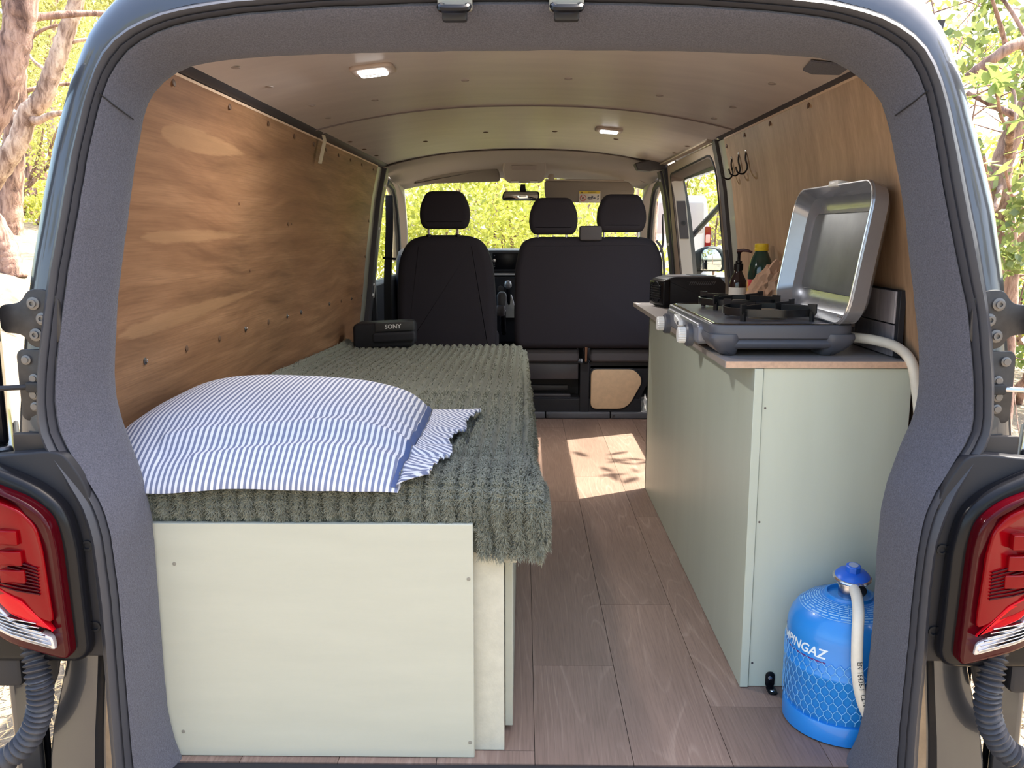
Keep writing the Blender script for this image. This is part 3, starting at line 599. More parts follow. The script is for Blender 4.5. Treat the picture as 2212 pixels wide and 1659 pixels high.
# dark roof rails above the linings
def rail(side, y0, y1, name, mat, zlo, zhi, label, bulge=.012):
    mb = MB(); R = []
    for y in (y0, y1):
        R.append([(side*(wx(zlo)+.012), y, zlo), (side*(wx(zlo)-.004), y, zlo+.002), (side*(wx(zlo)-.02), y, (zlo+zhi)/2-.004), (side*(.672), y, zhi-.006), (side*.66, y, zhi), (side*.72, y, zhi+.004)])
    mb.rings(R, True, True, True)
    return mb.build(name, mat, kind='structure', label=label, cat='trim')
MT['rail_dark'] = M('dark_roof_rail', srgb(58,54,58), .5, bump=(80,.1,.001))
rail(-1, 1.58, 3.055, 'trim_4', MT['rail_dark'], 1.284, 1.318, 'dark roof rail above the rear half of the brown lining')
rail(-1, 3.075, 4.50, 'trim_5', M('brown_roof_rail', srgb(86,76,74), .5), 1.284, 1.312, 'brownish roof rail above the front half of the brown lining')
rail(1, 1.58, 3.22, 'trim_6', MT['rail_dark'], 1.290, 1.318, 'dark roof rail above the light plywood lining')
# pale strap hanging from the left rail
mb = MB(); mb.rings([[(x, y, z) for x, y in ((-.700+dx,3.055),(-.694+dx,3.055),(-.694+dx,3.083),(-.700+dx,3.083))] for z, dx in ((1.292,.012),(1.275,.016),(1.235,.006),(1.205,-.002),(1.198,-.004))], True, True, True)
mb.build('webbing_strap', M('pale_webbing', srgb(196,184,160), .7), label='short pale webbing strap hanging from the left roof rail', cat='strap')
# beige joint of the roof rib on the left
# ceiling boards
ceiling = thing('ceiling', (0,1.58,1.374), 'taupe board ceiling of the van', 'ceiling', kind='structure')
def ceil_panel(y0, y1, off=0):
    xs = np.linspace(-.695, .695, 40); ys = np.linspace(y0, y1, 8)
    mb = MB()
    lo = [[(x, y, ceil_z(x)+off) for x in xs] for y in ys]; hi = [[(x, y, ceil_z(x)+off+.006) for x in xs] for y in ys]
    mb.grid(lo); mb.grid(hi); mb.grid([lo[0], hi[0]]); mb.grid([lo[-1], hi[-1]])
    return mb.build('ceiling_panel', MT['ceil'], ceiling)
ceil_panel(1.60, 2.955); ceil_panel(2.965, 4.46)
xs = np.linspace(-.69, .69, 40)
MB().tube([(x, 2.96, ceil_z(x)+.001) for x in xs], .0055, 6).build('joint_strip', M('joint_dark_taupe', srgb(112,100,96), .6), ceiling)  # darker line along the joint of the two ceiling boards
MT['cap_taupe'] = M('taupe_screw_cap', srgb(150,138,132), .5)
for k, (x, y) in enumerate(((-.16,2.47),(.12,2.455),(.392,2.62),(-.437,2.65),(-.62,2.2),(-.60,2.55),(-.61,2.8),(.60,2.2),(.60,2.6),(.60,2.85),(-.62,1.95),(-.422,3.84),(-.156,3.70),(.127,3.69),(.39,3.80),(-.66,3.4),(-.66,3.7),(-.66,4.0),(.655,3.6),(.655,3.9))):
    z = ceil_z(x)
    MB().lathe([(.011,0),(.011,-.0015),(.006,-.003)], (x,y,z), (0,0,1), 14).build('screw_cap', MT['cap_taupe'] if k < 11 else MT['clip_brown'], ceiling)
# ceiling lamps
def dome(x, y, rot, label):
    z = ceil_z(x)
    root = thing('ceiling_lamp', (x, y, z), label, 'lamp', 'square lamps on the ceiling')
    tilt = -math.atan((ceil_z(x+.01)-ceil_z(x-.01))/.02)
    def fn(a, b, d):
        return (x + a*math.cos(tilt), y + b, z - d - a*math.sin(tilt))
    MB().soft(rrect(-.052,.052,-.052,.052,.018,5), fn, -.002, .010, .005, 3).build('bezel', M('lamp_bezel', srgb(176,160,150), .5), root)
    o = MB().soft(rrect(-.034,.034,-.036,.034,.010,4), fn, .004, .016, .004, 3).build('diffuser', M('lamp_diffuser', (1,1,1,1), .4, emit=((1,.98,.95,1), 4.5)), root)
    for b in (-.010, .008):
        MB().soft(rrect(-.022,.022,b-.003,b+.003,.0028,3), fn, .015, .0185, .001, 2).build('rib', M('lamp_rib', srgb(225,225,225), .4), o)
    ld = bpy.data.lights.new('ceiling_lamp_light', 'AREA'); ld.energy = 5.0; ld.size = .07; ld.color = (1,.97,.92)
    lo = bpy.data.objects.new('lamp_light', ld); COL.objects.link(lo); lo.parent = root; lo.location = (0,0,-.022)
    return root
dome(-.365, 2.20, 0, 'lit square ceiling lamp on the left of the rear ceiling board')
dome(.33, 3.50, 0, 'small lit ceiling lamp on the right of the front ceiling board')
# torn dark felt scrap under the ceiling, top right
mb = MB(); sc_ = [(.595,1.90),(.665,1.86),(.672,1.95),(.63,2.0),(.605,1.985)]
mb.prism(sc_, lambda a,b,d: (a,b,ceil_z(a)-.003-d), 0, .004)
mb.build('felt_scrap', MT['fabric_trim'], label='torn dark felt scrap under the ceiling at the top right corner', cat='felt scrap')

# ------------------------------------------------------------ rear opening: felt trim, rubber seal
def V3(c): return [Vector(p) for p in c]
CI, CG, CS = V3(C_INNER), V3(C_GROOVE), V3(C_SEAL)
def band(A, B, prof):
    """prof: list of (t, dy) ; returns rings along contour"""
    return [[a.lerp(b, t) + Vector((0, dy, 0)) for a, b in zip(A, B)] for t, dy in prof]
ctr = Vector((-.02, 1.5, .62))
def outward(A, k):
    return [p + Vector(((p.x-ctr.x), 0, (p.z-ctr.z))).normalized()*k for p in A]
mb = MB()
rg = band(CG, CI, [(0,.012),(.03,.0),(.12,-.012),(.3,-.016),(.55,-.010),(.8,.0),(.94,.006),(1,.022)])
back = [[p + Vector((0,.05,0)) for p in outward(CI, .012)], [p + Vector((0,.05,0)) for p in outward(CG, -.01)]]
mb.rings(rg + back, closed=False)
# lower part of the frame as one felt trim, with a header join line each side
trim_rear = mb.build('trim_7', MT['fabric_trim'], kind='structure', label='dark grey felt trim framing the rear door opening', cat='trim')
# seam lines where header and side trims meet
for idx in (66, 123):
    a, b = CG[idx], CI[idx]
    pts = [a.lerp(b, t) + Vector((0, -.0165 + .02*abs(t-.4)**1.5, 0)) for t in np.linspace(.05, .97, 9)]
    MB().tube(pts, .0012, 5).build('seam', MT['rubber_dark'], trim_rear)
van = thing('van_body', (0, 1.4, -.42), 'dark grey metallic van body around the open rear doorway', 'van')
mb = MB()
mb.rings(band(CG, CS, [(-.06,.012),(.02,-.004),(.14,-.014),(.24,-.010),(.30,-.016),(.5,-.024),(.72,-.020),(.82,-.012),(.9,-.012),(1.0,.004),(1.04,.02)]), closed=False)
mb.build('door_seal', MT['rubber'], van)

# bodywork around the opening (rear pillars and roof edge)
SB, BB = V3(C_SEALB), V3(C_BODY)
prof = []
rings = []
for t, dy in ((-.05,.012),(.0,.006),(.03,.0),(.25,-.004),(.5,-.004),(.75,.002),(.9,.014),(.97,.028),(1.0,.05)):
    rings.append([a.lerp(b, t) + Vector((0, dy, 0)) for a, b in zip(SB, BB)])
rings.append([b + Vector((.01 if b.x > 0 else -.01, .25, 0)) for b in BB])
# side and roof skin running forward to the windscreen
def skin_pt(b, y):
    k = min(1, (y-1.6)/.6)
    v = Vector((b.x*(1+.02*k), y, b.z + (.02*k if b.z > 1.3 else 0)))
    return v
for y in (2.2, 3.0, 3.3): rings.append([skin_pt(b, y) for b in BB])
mb = MB(); mb.rings(rings, closed=False)
mb.build('body_shell', MT['paint'], van)
for y0_, y1_ in ((3.3, 5.45),):
    mb = MB(); top = [b for b in BB if b.z > 1.325]
    mb.rings([[skin_pt(b, y) - Vector((0,0,.0 if y < 5 else .07)) for b in top] for y in (3.29, 4.2, 4.9, 5.45)], closed=False)
    mb.build('roof_skin', MT['paint'], van)
# left body side forward of the shell, lower sides
def side_skin(side, y0, y1, z0, z1, name='body_side', t=.02):
    zs = np.linspace(z0, z1, 9); mb = MB()
    a = [[(side*ox(z), y, z) for z in zs] for y in (y0, y1)]; b = [[(side*(ox(z)-t), y, z) for z in zs] for y in (y0, y1)]
    mb.grid(a); mb.grid(b); mb.grid([a[0], b[0]]); mb.grid([a[1], b[1]]); mb.grid([[r[-1] for r in a],[r[-1] for r in b]]); mb.grid([[r[0] for r in a],[r[0] for r in b]])
    return mb.build(name, MT['paint'], van)
side_skin(-1, 1.62, 4.62, -.30, .60); side_skin(-1, 3.28, 4.62, .58, 1.34)
side_skin(1, 1.62, 3.28, -.30, .60); side_skin(1, 3.28, 4.62, -.30, .52, 'sliding_door'); side_skin(1, 3.10, 3.36, .58, 1.34); side_skin(1, 3.3, 4.66, 1.215, 1.34); side_skin(1, 4.42, 4.66, .58, 1.34)
side_skin(-1, 4.62, 6.2, -.30, .66)
# under-floor pan so that no light leaks through
box(-.84,.84,1.46,6.3,-.10,-.032).build('floor_pan', MT['steel_dark'], van)
# lower corners below the tail lamps, with a brownish bare strip next to the seal
def low_corner(side):
    k = side
    zs = np.linspace(.30, -.32, 14)
    def xin(z): return interp(z, [-.32,-.1,.02,.15,.3],[.72,.712,.7,.695,.69]) + (.0 if k < 0 else -.032)
    def xout(z): return interp(z, [-.32,0,.04,.09,.235,.3],[.84,.838,.834,.828,.788,.775]) + (.0 if k < 0 else -.03)
    R = []
    for z in zs:
        a, b = xin(z), xout(z)
        R.append([(k*(a-.02),1.40,z),(k*a,1.392,z),(k*lerp(a,b,.30),1.392,z),(k*lerp(a,b,.33),1.386,z),(k*lerp(a,b,.36),1.376,z),(k*lerp(a,b,.7),1.374,z),(k*lerp(a,b,.93),1.378,z),(k*b,1.392,z),(k*(b+.006),1.42,z),(k*(b+.02),1.62,z)])
    MB().grid(R).build('rear_corner_panel', MT['paint'], van)
    zs2 = np.linspace(.262,-.05,8)
    MB().grid([[(k*xin(z),1.3905,z),(k*lerp(xin(z),xout(z),.27),1.3905,z)] for z in zs2]).build('bare_strip', M('brownish_paint_strip', srgb(150,132,112), .5, .3, var=(30,.2)), van)  # brownish tone varying at random along the strip
low_corner(-1); low_corner(1)
# bumper below the opening
MB().soft([(1.20,-.40),(1.20,-.12),(1.26,-.075),(1.43,-.06),(1.43,-.40)], lambda a,b,d: (d,a,b), -.86, .84, .02, 3).build('rear_bumper', MT['black_plastic'], van)

# black tail lamp recess and lamps
def tail_lamp(side):
    k = side; dx = 0 if k < 0 else -.036
    f = lambda a, b, d: (k*(a+dx), d, b)
    root = MB().soft(rpoly([(.700,.258),(.707,.40),(.703,.50),(.712,.56),(.745,.61),(.770,.615),(.92,.60),(.92,.258)], [.01,.05,.05,.04,.03,.03,.01,.01], 4), f, 1.360, 1.39, .004, 3).build('lamp_surround', MT['black_plastic'], van)
    MB().soft(rpoly([(.716,.262),(.92,.262),(.92,.625),(.82,.585),(.772,.562),(.736,.528),(.722,.47)], [.03,.01,.01,.05,.05,.05,.05], 5), f, 1.326, 1.365, .014, 4).build('lamp_bezel', MT['black_gloss'], van)
    # lens: curved round the corner of the van
    def lens(poly, name, mat, d0, d1, parent, r=.006):
        def g(a, b, d):
            w = max(0, a-.80)
            return (k*(a+dx), d + 1.1*w*w*4, b)
        return MB().soft(poly, g, d0, d1, r, 3).build(name, mat, parent)
    def dense(p, step=.015):
        out = []
        for i in range(len(p)):
            a = Vector(p[i]); b = Vector(p[(i+1) % len(p)]); n = max(1, int((b-a).length/step))
            out += [tuple(a.lerp(b, j/n)) for j in range(n)]
        return out
    L = thing('tail_lamp', (k*(.82+dx), 1.32, .28), None, None); L.parent = van; L.location = Vector((k*(.82+dx),1.32,.28)) - wloc(van)
    outl = rpoly([(.733,.278),(.93,.335),(.93,.612),(.84,.572),(.781,.548),(.748,.518),(.740,.475)], [.018,.01,.01,.03,.03,.03,.03], 4)
    lens(dense(outl), 'lens_body', MT['lens_dark'], 1.302, 1.35, L)
    lens(dense(rpoly([(.752,.345),(.92,.415),(.92,.59),(.84,.553),(.79,.535),(.766,.508),(.759,.47)], .012, 3)), 'red_lens', MT['lens_red'], 1.298, 1.33, L, .003)
    lens(dense(rpoly([(.752,.300),(.92,.350),(.92,.395),(.85,.378),(.82,.352),(.756,.322)], .006, 3)), 'reverse_lens', MT['lens_clear'], 1.297, 1.33, L, .003)
    lens(dense(rpoly([(.752,.332),(.82,.362),(.85,.388),(.92,.402),(.92,.43),(.86,.415),(.80,.385)], .004, 2)), 'reflector_strip', MT['lens_bright'], 1.2965, 1.32, L, .002)
    for z0, z1, a0 in ((.478,.502,.795),(.444,.468,.791),(.415,.437,.788)):
        lens(dense(rpoly([(a0,z0),(.83,z0),(.83,z1),(a0,z1)], .002, 2)), 'lamp_segment', MT['lens_red'], 1.2935, 1.32, L, .002)
        lens(dense(rpoly([(.838,z0-.008),(.86,z0-.008),(.86,z1-.004),(.838,z1-.004)], .002, 2)), 'lamp_segment', MT['lens_bright'], 1.2935, 1.32, L, .002)
    lens(dense(rpoly([(.872,.42),(.925,.42),(.925,.56),(.882,.55)], .01, 3)), 'indicator', MT['lens_amber'], 1.2955, 1.32, L, .002)
    for i in range(9):
        z = .395 + i*.0055
        lens(dense([(.768,z),(.84-.004*i,z+.012),(.84-.004*i,z+.0145),(.768,z+.0022)], .03), 'lens_rib', MT['lens_dark'], 1.2955, 1.31, L, .0008)
    for i in range(6):
        z = .309 + i*.0075
        lens(dense([(.758+.004*i,z),(.915,z+.045-.004*i),(.915,z+.047-.004*i),(.758+.004*i,z+.0018)], .03), 'lens_rib', MT['steel'], 1.2945, 1.31, L, .0006)
    # bolt holes in the recess
    for a, z in ((.718,.455),(.716,.313)):
        MB().lathe([(.009,.0),(.009,-.004),(.0055,-.004),(.0055,.006)], (k*(a+dx), 1.3605, z), (0,1,0), 14, False).build('bolt_hole', MT['rubber_dark'], root)
tail_lamp(-1); tail_lamp(1)

# hinges, check straps and recess plates
def hinge(side, zc):
    k = side; dx = 0 if k < 0 else -.035
    f = lambda a, b, d: (k*(a+dx), d, b)
    root = MB().soft(rpoly([(.755,zc+.038),(.783,zc+.049),(.806,zc+.047),(.818,zc+.026),(.855,zc+.022),(.855,zc-.022),(.818,zc-.026),(.808,zc-.046),(.783,zc-.048),(.755,zc-.036)], .012, 4), f, 1.406, 1.414, .002, 2).build('hinge_plate', MT['hinge'], van)
    for a, z in ((.796,zc+.025),(.796,zc-.026),(.783,zc+.0)):
        MB().lathe([(.0105,0),(.0105,.003),(.0065,.004),(.0065,.008),(.0035,.008),(.0035,.005)], (k*(a+dx),1.406,z), (0,-1,0), 16).build('bolt', MT['bolt'], root)
    MB().tube([(k*(.862+dx),1.395,zc-.036),(k*(.862+dx),1.395,zc+.036)], .011, 14).build('hinge_knuckle', MT['hinge'], root)
    MB().soft(rrect(.848,.885,zc-.03,zc+.03,.008,3), f, 1.375, 1.39, .004, 2).build('hinge_arm', MT['hinge'], root)
MT['bolt'] = M('zinc_bolt', srgb(112,110,110), .4, .6)
for sd in (-1, 1):
    hinge(sd, .825)
    k = sd; dx = 0 if k < 0 else -.035
    f = lambda a, b, d: (k*(a+dx), d, b)
    pl = MB().soft(rrect(.765,.832,.655,.775,.012,4), f, 1.403, 1.410, .003, 2).build('check_strap_plate', MT['hinge'], van)
    for a, z in ((.814,.758),(.804,.727),(.806,.700),(.806,.680)):
        MB().lathe([(.008,0),(.008,.004),(.005,.005),(.005,.007)], (k*(a+dx),1.403,z), (0,-1,0), 14).build('bolt', MT['bolt'], pl)
    MB().tube([(k*(.795+dx),1.402,.714),(k*(.83+dx),1.388,.714),(k*(.93+dx),1.375,.710)], .0045, 8).build('check_strap', MT['steel'] if k > 0 else MT['black_plastic'], van)
    MB().soft(rrect(.790,.815,.705,.722,.003,2), f, 1.390, 1.404, .003, 2).build('check_strap_guide', MT['rubber_dark'], van)
    MB().soft(rrect(.770,.842,.572,.638,.004,2), f, 1.388, 1.398, .003, 2).build('gusset_plate', M('dark_brown_paint', srgb(60,54,52), .5, .3), van)  # plate in one plain dark brown
# corrugated conduits between body and doors
def conduit(side, pts, label):
    P = spline(pts, 26)
    n = len(P); r = [.0185 + .0032*math.sin(i*2*math.pi/5.2) for i in range(n)]
    MB().tube(P, r, 14).build('corrugated_conduit', MT['rubber'], van)
conduit(-1, [(-.80,1.385,.32),(-.812,1.345,.295),(-.802,1.325,.256),(-.797,1.32,.214),(-.806,1.32,.167),(-.837,1.32,.116),(-.90,1.32,.069)], '')
conduit(1, [(.765,1.385,.32),(.774,1.345,.295),(.763,1.325,.254),(.758,1.32,.209),(.772,1.32,.159),(.804,1.32,.117),(.86,1.32,.095)], '')
# lower hinges behind the conduits
for k, dx in ((-1,0),(1,-.034)):
    f = lambda a, b, d: (k*(a+dx), d, b)
    o = MB().soft(rpoly([(.755,.29),(.775,.285),(.785,.25),(.79,.225),(.80,.20),(.84,.20),(.84,.29)], .008, 3), f, 1.362, 1.370, .002, 2).build('lower_hinge_plate', MT['hinge'], van)
    MB().lathe([(.009,0),(.009,.004),(.005,.005)], (k*(.780+dx),1.362,.268), (0,-1,0), 12).build('bolt', MT['steel'], o)
    MB().soft(rrect(.835,.885,.215,.285,.01,3), f, 1.335, 1.37, .006, 2).build('lower_hinge_block', MT['black_plastic'], van)
# rear doors folded back along the body sides (only their hinge edges can be seen)
def rear_door(side):
    k = side; dx = 0 if k < 0 else -.034
    d = Vector((k*.60, 1, 0)).normalized(); n = Vector((k*1, -.60, 0)).normalized()
    root = thing('rear_door', (k*(.93+dx), 1.50, .2), None, None); root.parent = van; root.location = Vector((k*(.93+dx),1.50,-.3)) - wloc(van)
    def P(u, w, z): 
        q = Vector((k*(.885+dx), 1.46, 0)) + d*u + n*w; return (q.x, q.y, z)
    def slab(u0,u1,w0,w1,z0,z1,name,mat,bev=.008):
        mb = MB(); mb.add([P(u0,w0,z0),P(u1,w0,z0),P(u1,w1,z0),P(u0,w1,z0),P(u0,w0,z1),P(u1,w0,z1),P(u1,w1,z1),P(u0,w1,z1)], [(3,2,1,0),(4,5,6,7),(0,1,5,4),(1,2,6,5),(2,3,7,6),(3,0,4,7)])
        return mb.build(name, mat, root, bevel=bev)
    slab(0,.72,.0,.045,-.32,.60,'door_panel',MT['paint'])
    slab(0,.72,.006,.04,.60,.90,'window_surround',MT['black_gloss'])
    slab(.06,.66,-.012,.0,-.22,.52,'door_lining',MT['black_plastic'])
    slab(0,.05,.028,.055,.90,1.32,'window_frame',MT['black_gloss'])
    slab(.05,.66,.045,.049,.86,1.30,'window_pane',MT['glass'],0)
    slab(.66,.72,.028,.055,.86,1.32,'window_frame',MT['black_gloss']); slab(0,.72,.028,.055,1.30,1.36,'window_frame',MT['black_gloss'])
rear_door(-1); rear_door(1)
# two latch strikers in the header trim
for x in (-.111, .068):
    st = thing('latch_striker', (x, 1.49, 1.33), 'black latch striker in the header trim, %s of the pair' % ('left' if x < 0 else 'right'), 'latch')
    MB().soft(rrect(x-.028,x+.028,1.314,1.336,.004,2), XZ, 1.476, 1.486, .002, 2).build('backing_plate', M('bare_zinc', srgb(140,136,124), .6, .1), st)
    MB().tube(spline([(x-.020,1.482,1.322),(x-.022,1.462,1.317),(x-.018,1.452,1.311),(x,1.450,1.310),(x+.018,1.452,1.311),(x+.022,1.462,1.317),(x+.020,1.482,1.322)],4), .006, 8).build('striker_loop', MT['black_gloss'], st)
    MB().soft(rrect(x-.020,x+.020,1.296,1.322,.004,2), XZ, 1.464, 1.480, .003, 2).build('striker_pocket', MT['rubber_dark'], st)
# ------------------------------------------------------------ bed box
bed = thing('bed_box', (-.37, 1.9, 0), 'cream painted wooden bed box along the left side', 'bed base')
ep = box(-.667,-.089,1.475,1.488,.001,.454).build('end_panel', MT['cream'], bed, bevel=.0015)
for x, z in ((-.625,.378),(-.097,.352),(-.097,.032),(-.63,.05)):
    MB().lathe([(.0035,0),(.0035,.0006),(.001,.0008)], (x,1.475,z), (0,-1,0), 10).build('screw', M('painted_screw', srgb(132,128,118), .5), ep)
box(-.655,-.034,1.500,1.516,.001,.396).build('frame_panel', MT['cream_edge'], bed, bevel=.0012)
box(-.052,-.036,1.517,3.90,.001,.358).build('side_panel', MT['cream'], bed, bevel=.001)
box(-.82,-.036,1.517,3.90,.358,.405).build('bed_platform', MT['cream_edge'], bed, bevel=.0015)
box(-.036,-.011,1.528,3.90,.362,.404).build('edge_batten', MT['cream_edge'], bed, bevel=.0015)
for i, y in enumerate((1.565, 2.36, 3.14)):
    o = box(-.034,-.019,y,y+.74,.012,.350).build('drawer_front', MT['cream'], bed, bevel=.0015)
    MB().lathe([(.012,0),(.014,.012),(.010,.02)], (-.019,y+.37,.26), (1,0,0), 14).build('knob', MT['cream_edge'], o)
box(-.80,-.78,1.52,3.9,.001,.358).build('wall_panel', MT['cream_edge'], bed)

# ------------------------------------------------------------ plush blanket
def bed_z(y): return .528 - .030*(y-1.5)
def vnoise(x, y, s, seed=0.0): return mnoise.noise(Vector((x*s+seed, y*s-seed*.7, seed*1.3)))
def blanket():
    xe0, R, y0 = -.028, .045, 1.538
    sxs = np.arange(-.800, xe0+.150, .0050); sys_ = np.concatenate([np.arange(y0-.160, 1.75, .010), np.arange(1.75, 4.03, .022)])
    nx, ny = len(sxs), len(sys_)
    P = np.zeros((ny, nx, 3))
    def arc(d):
        a = min(d/R, math.pi/2)
        return R*math.sin(a), R*(1-math.cos(a)) + max(0, d-R*math.pi/2)
    for j, sy in enumerate(sys_):
        for i, sx in enumerate(sxs):
            xe = xe0 + .012*vnoise(sy, 1, 2.2, 3.1) - .006*(sy-1.5)
            dx = max(0, sx-xe); dy = max(0, y0-sy); df = max(0, sy-3.92)
            hx, zx = arc(dx); hy, zy = arc(dy); hf, zf = arc(df)
            z = bed_z(max(sy, y0)) - (zx**4 + zy**4)**.25 - zf
            x = min(sx, xe) + hx; y = max(min(sy, 3.92), y0) - hy + hf
            # gentle rumples
            w = min(1, dy*9)
            z += .006*vnoise(sx, sy, 3.2, .5)*(1-w) + .0035*vnoise(sx, sy, 9, 1.7)
            if dy > 0:
                q_ = min(1, max(0, (sx+.085)/.05)); rest = q_*q_*(3-2*q_)*.9 - .15*(1-q_)
                y -= w*rest*(.012 + .018*vnoise(sx*1.6, dy, 9, 7.1)); x += w*.014*vnoise(sx, dy*2, 8, 2.2)
                z += w*.014*vnoise(sx, 0, 7, 4.4)
            if dx > 0:
                k = min(1, dx*9); x += k*(.012 + .014*vnoise(sy*1.4, dx, 5, 9.3)); z += k*.016*vnoise(sy, 0, 4, 6.2)
            if sx < -.75: z += (-.75-sx)*.5
            P[j, i] = (x, y, z)
    du = np.gradient(P, axis=1); dv = np.gradient(P, axis=0)
    Nn = np.cross(du, dv); Nn /= np.linalg.norm(Nn, axis=2, keepdims=True) + 1e-9
    wob = np.array([[.25*vnoise(sx, sy, 1.6, 8.8) for sx in sxs] for sy in sys_])
    ph = np.abs(np.sin(np.pi*(sxs[None, :]/.030 + wob)))
    rib = .0165*np.sqrt(ph) - .008
    P2 = P + Nn*rib[..., None]
    mb = MB(); mb.v = [tuple(p) for p in P2.reshape(-1, 3)]
    mb.f = [(j*nx+i, j*nx+i+1, (j+1)*nx+i+1, (j+1)*nx+i) for j in range(ny-1) for i in range(nx-1)]
    root = mb.build('plush_blanket', MT['plush'], label='olive green ribbed plush blanket covering the bed', cat='blanket', smooth=180, fixn=False)
    # pile: short tapering tufts
    bl = MB(); n = 0
    def tuft(j, i, L, wd):
        nonlocal n
        b = P2[j, i]; nn = Nn[j, i]
        b = b + du[j, i]*NR.uniform(-.5,.5) + dv[j, i]*NR.uniform(-.5,.5)
        t = NR.normal(size=3); t -= nn*t.dot(nn); t /= np.linalg.norm(t)+1e-9
        s = np.cross(nn, t)
        d1 = nn*.8 + t*.4 - np.array([0,0,.25])*(abs(nn[2]) < .7); d1 /= np.linalg.norm(d1)
        mid = b + d1*L*.55; tip = mid + (d1*.5 + t*.6 - np.array([0,0,.35]))*L*.5
        o = n*5
        bl.v += [tuple(b-s*wd), tuple(b+s*wd), tuple(mid-s*wd*.8), tuple(mid+s*wd*.8), tuple(tip)]
        bl.f += [(o, o+1, o+3, o+2), (o+2, o+3, o+4)]
        n += 1
    jf = np.searchsorted(sys_, 1.62); jm = np.searchsorted(sys_, 2.5); ii = np.searchsorted(sxs, -.70)
    ir = np.searchsorted(sxs, -.30)
    cnt = 0
    while cnt < 95000:
        j = NR.integers(0, jf); i = NR.integers(ii, nx); cnt += 1
        if sxs[i] < -.080 and P2[j, i, 2] < .462: continue
        if ph[j, i] < .35 and NR.random() < .7: continue
        tuft(j, i, NR.uniform(.009,.015), .0007)
    for _ in range(40000):
        j = NR.integers(jf, jm); i = NR.integers(ir, nx)
        if ph[j, i] < .55 and NR.random() < .9: continue
        tuft(j, i, NR.uniform(.006,.010), .0007)
    for _ in range(16000):
        j = NR.integers(jm, ny); i = NR.integers(0, nx)
        if ph[j, i] < .6: continue
        tuft(j, i, NR.uniform(.005,.008), .0012)
    bl.build('blanket_pile', MT['pile'], root, kind='stuff', smooth=180, fixn=False)
blanket()

# ------------------------------------------------------------ striped pillow
def pillow():
    cx, cy, hx, hy = -.505, 1.790, .300, .332
    root = thing('pillow', (cx, cy, .53), 'white pillow with blue pinstripes lying on the green blanket', 'pillow')
    def top(u, v):
        sx = 1-.05*v*v*abs(u); sy = 1-.06*u*u*(v > 0)
        x = cx + u*hx*(1-.05*v*v); y = cy + v*hy*(1-.05*u*u)
        e = max(0, (1-abs(u)**3.6))**.55 * max(0, (1-abs(v)**2.8))**.52
        bulge = .108*e*(1 + .26*v - .12*u)
        z = bed_z(y) + .012 + bulge - .022*max(0, -v-.55)/.45
        # folds near the front edge and gathers towards the ruffle
        d = (v + .70 - .16*(u+.2)); z += e**.5*(.010*math.exp(-(d/.05)**2) - .009*math.exp(-((d+.10)/.06)**2)) if u > -.55 else 0
        d2 = (v + .38 - .55*(u-.55)); z += (-.006*math.exp(-(d2/.05)**2) if u > .35 else 0)*e
        if u > .55: z += .004*(u-.55)/.45*math.sin(v*26 + 3*u)*e**.5
        z += .004*vnoise(u, v, 2.5, 5.0)*e
        fr_ = max(0, -v-.5)*2
        z += fr_*(.007*math.sin(u*3.1+.6) + .004*vnoise(u, 0, 4, 1.0)); y += fr_*(.010*vnoise(u, 1, 3, 2.0) - .006*u)
        if u > -.3: z += fr_*.010*math.exp(-((v+.86-.10*u)/.05)**2)
        return Vector((x, y, z))
    NU, NV = 90, 80
    us = [math.sin(math.pi/2*(-1+2*i/(NU-1))) for i in range(NU)]; vs = [math.sin(math.pi/2*(-1+2*i/(NV-1))) for i in range(NV)]
    mb = MB(); uv = []
    T = [[top(u, v) for u in us] for v in vs]
    B = [[Vector((p.x, p.y, min(p.z-.001, bed_z(p.y) + .010 - .018*max(0, (1.61-p.y)/.15)))) for p in r] for r in T]
    mb.grid(T); mb.grid([r[::-1] for r in B])
    mb.grid([T[0], B[0]]); mb.grid([B[-1], T[-1]]); mb.grid([[r[0] for r in B], [r[0] for r in T]]); mb.grid([[r[-1] for r in T], [r[-1] for r in B]])
    o = mb.build('pillowcase', MT['stripes'], root, smooth=60)
    def add_uv(o, fn):
        me = o.data; lay = me.uv_layers.new(name='UVMap'); off = wloc(o)
        for lp in me.loops:
            c = me.vertices[lp.vertex_index].co + off
            lay.data[lp.index].uv = fn(c)
    def suv(c):
        q = c.x + .10*(c.z-.56)*-1 + .004*vnoise(c.x, c.y, 6, 2.0) + .02*(c.y-1.8)
        return (q/.0103, c.y)
    add_uv(o, suv)
    # navy ribbon across the right end
    rb = MB(); rows = []
    for v in np.linspace(-.985, .985, 60):
        rows.append([top(u, v)+Vector((0,0,.0025)) for u in (.955,.962,.969,.976,.983)])
    rb.grid(rows); rb.build('ribbon', MT['band_blue'], root, smooth=180)
    # gathered ruffle
    rf = MB(); rows = []
    for v in np.linspace(-1.0, 1.0, 110):
        a = top(.99, v*.985); row = []
        L = .066 + .046*max(0, v) + .010*math.sin(v*9)
        for t in np.linspace(0, 1, 9):
            wv = .011*t*math.sin(v*34 + 1.5*math.sin(v*7)) 
            zz = lerp(a.z+.002, bed_z(a.y) + .014, t**.6) + abs(wv)*.9 + .004
            row.append((a.x + L*t, a.y + .018*t*math.sin(v*17+1) + .02*t*v, zz))
        rows.append(row)
    rf.grid(rows)
    o2 = rf.build('ruffle', MT['stripes'], root, smooth=180)
    add_uv(o2, lambda c: ((c.y*.8 + c.x*.75)/.0103, c.x))
    m = o2.modifiers.new('solid', 'SOLIDIFY'); m.thickness = .0015
pillow()

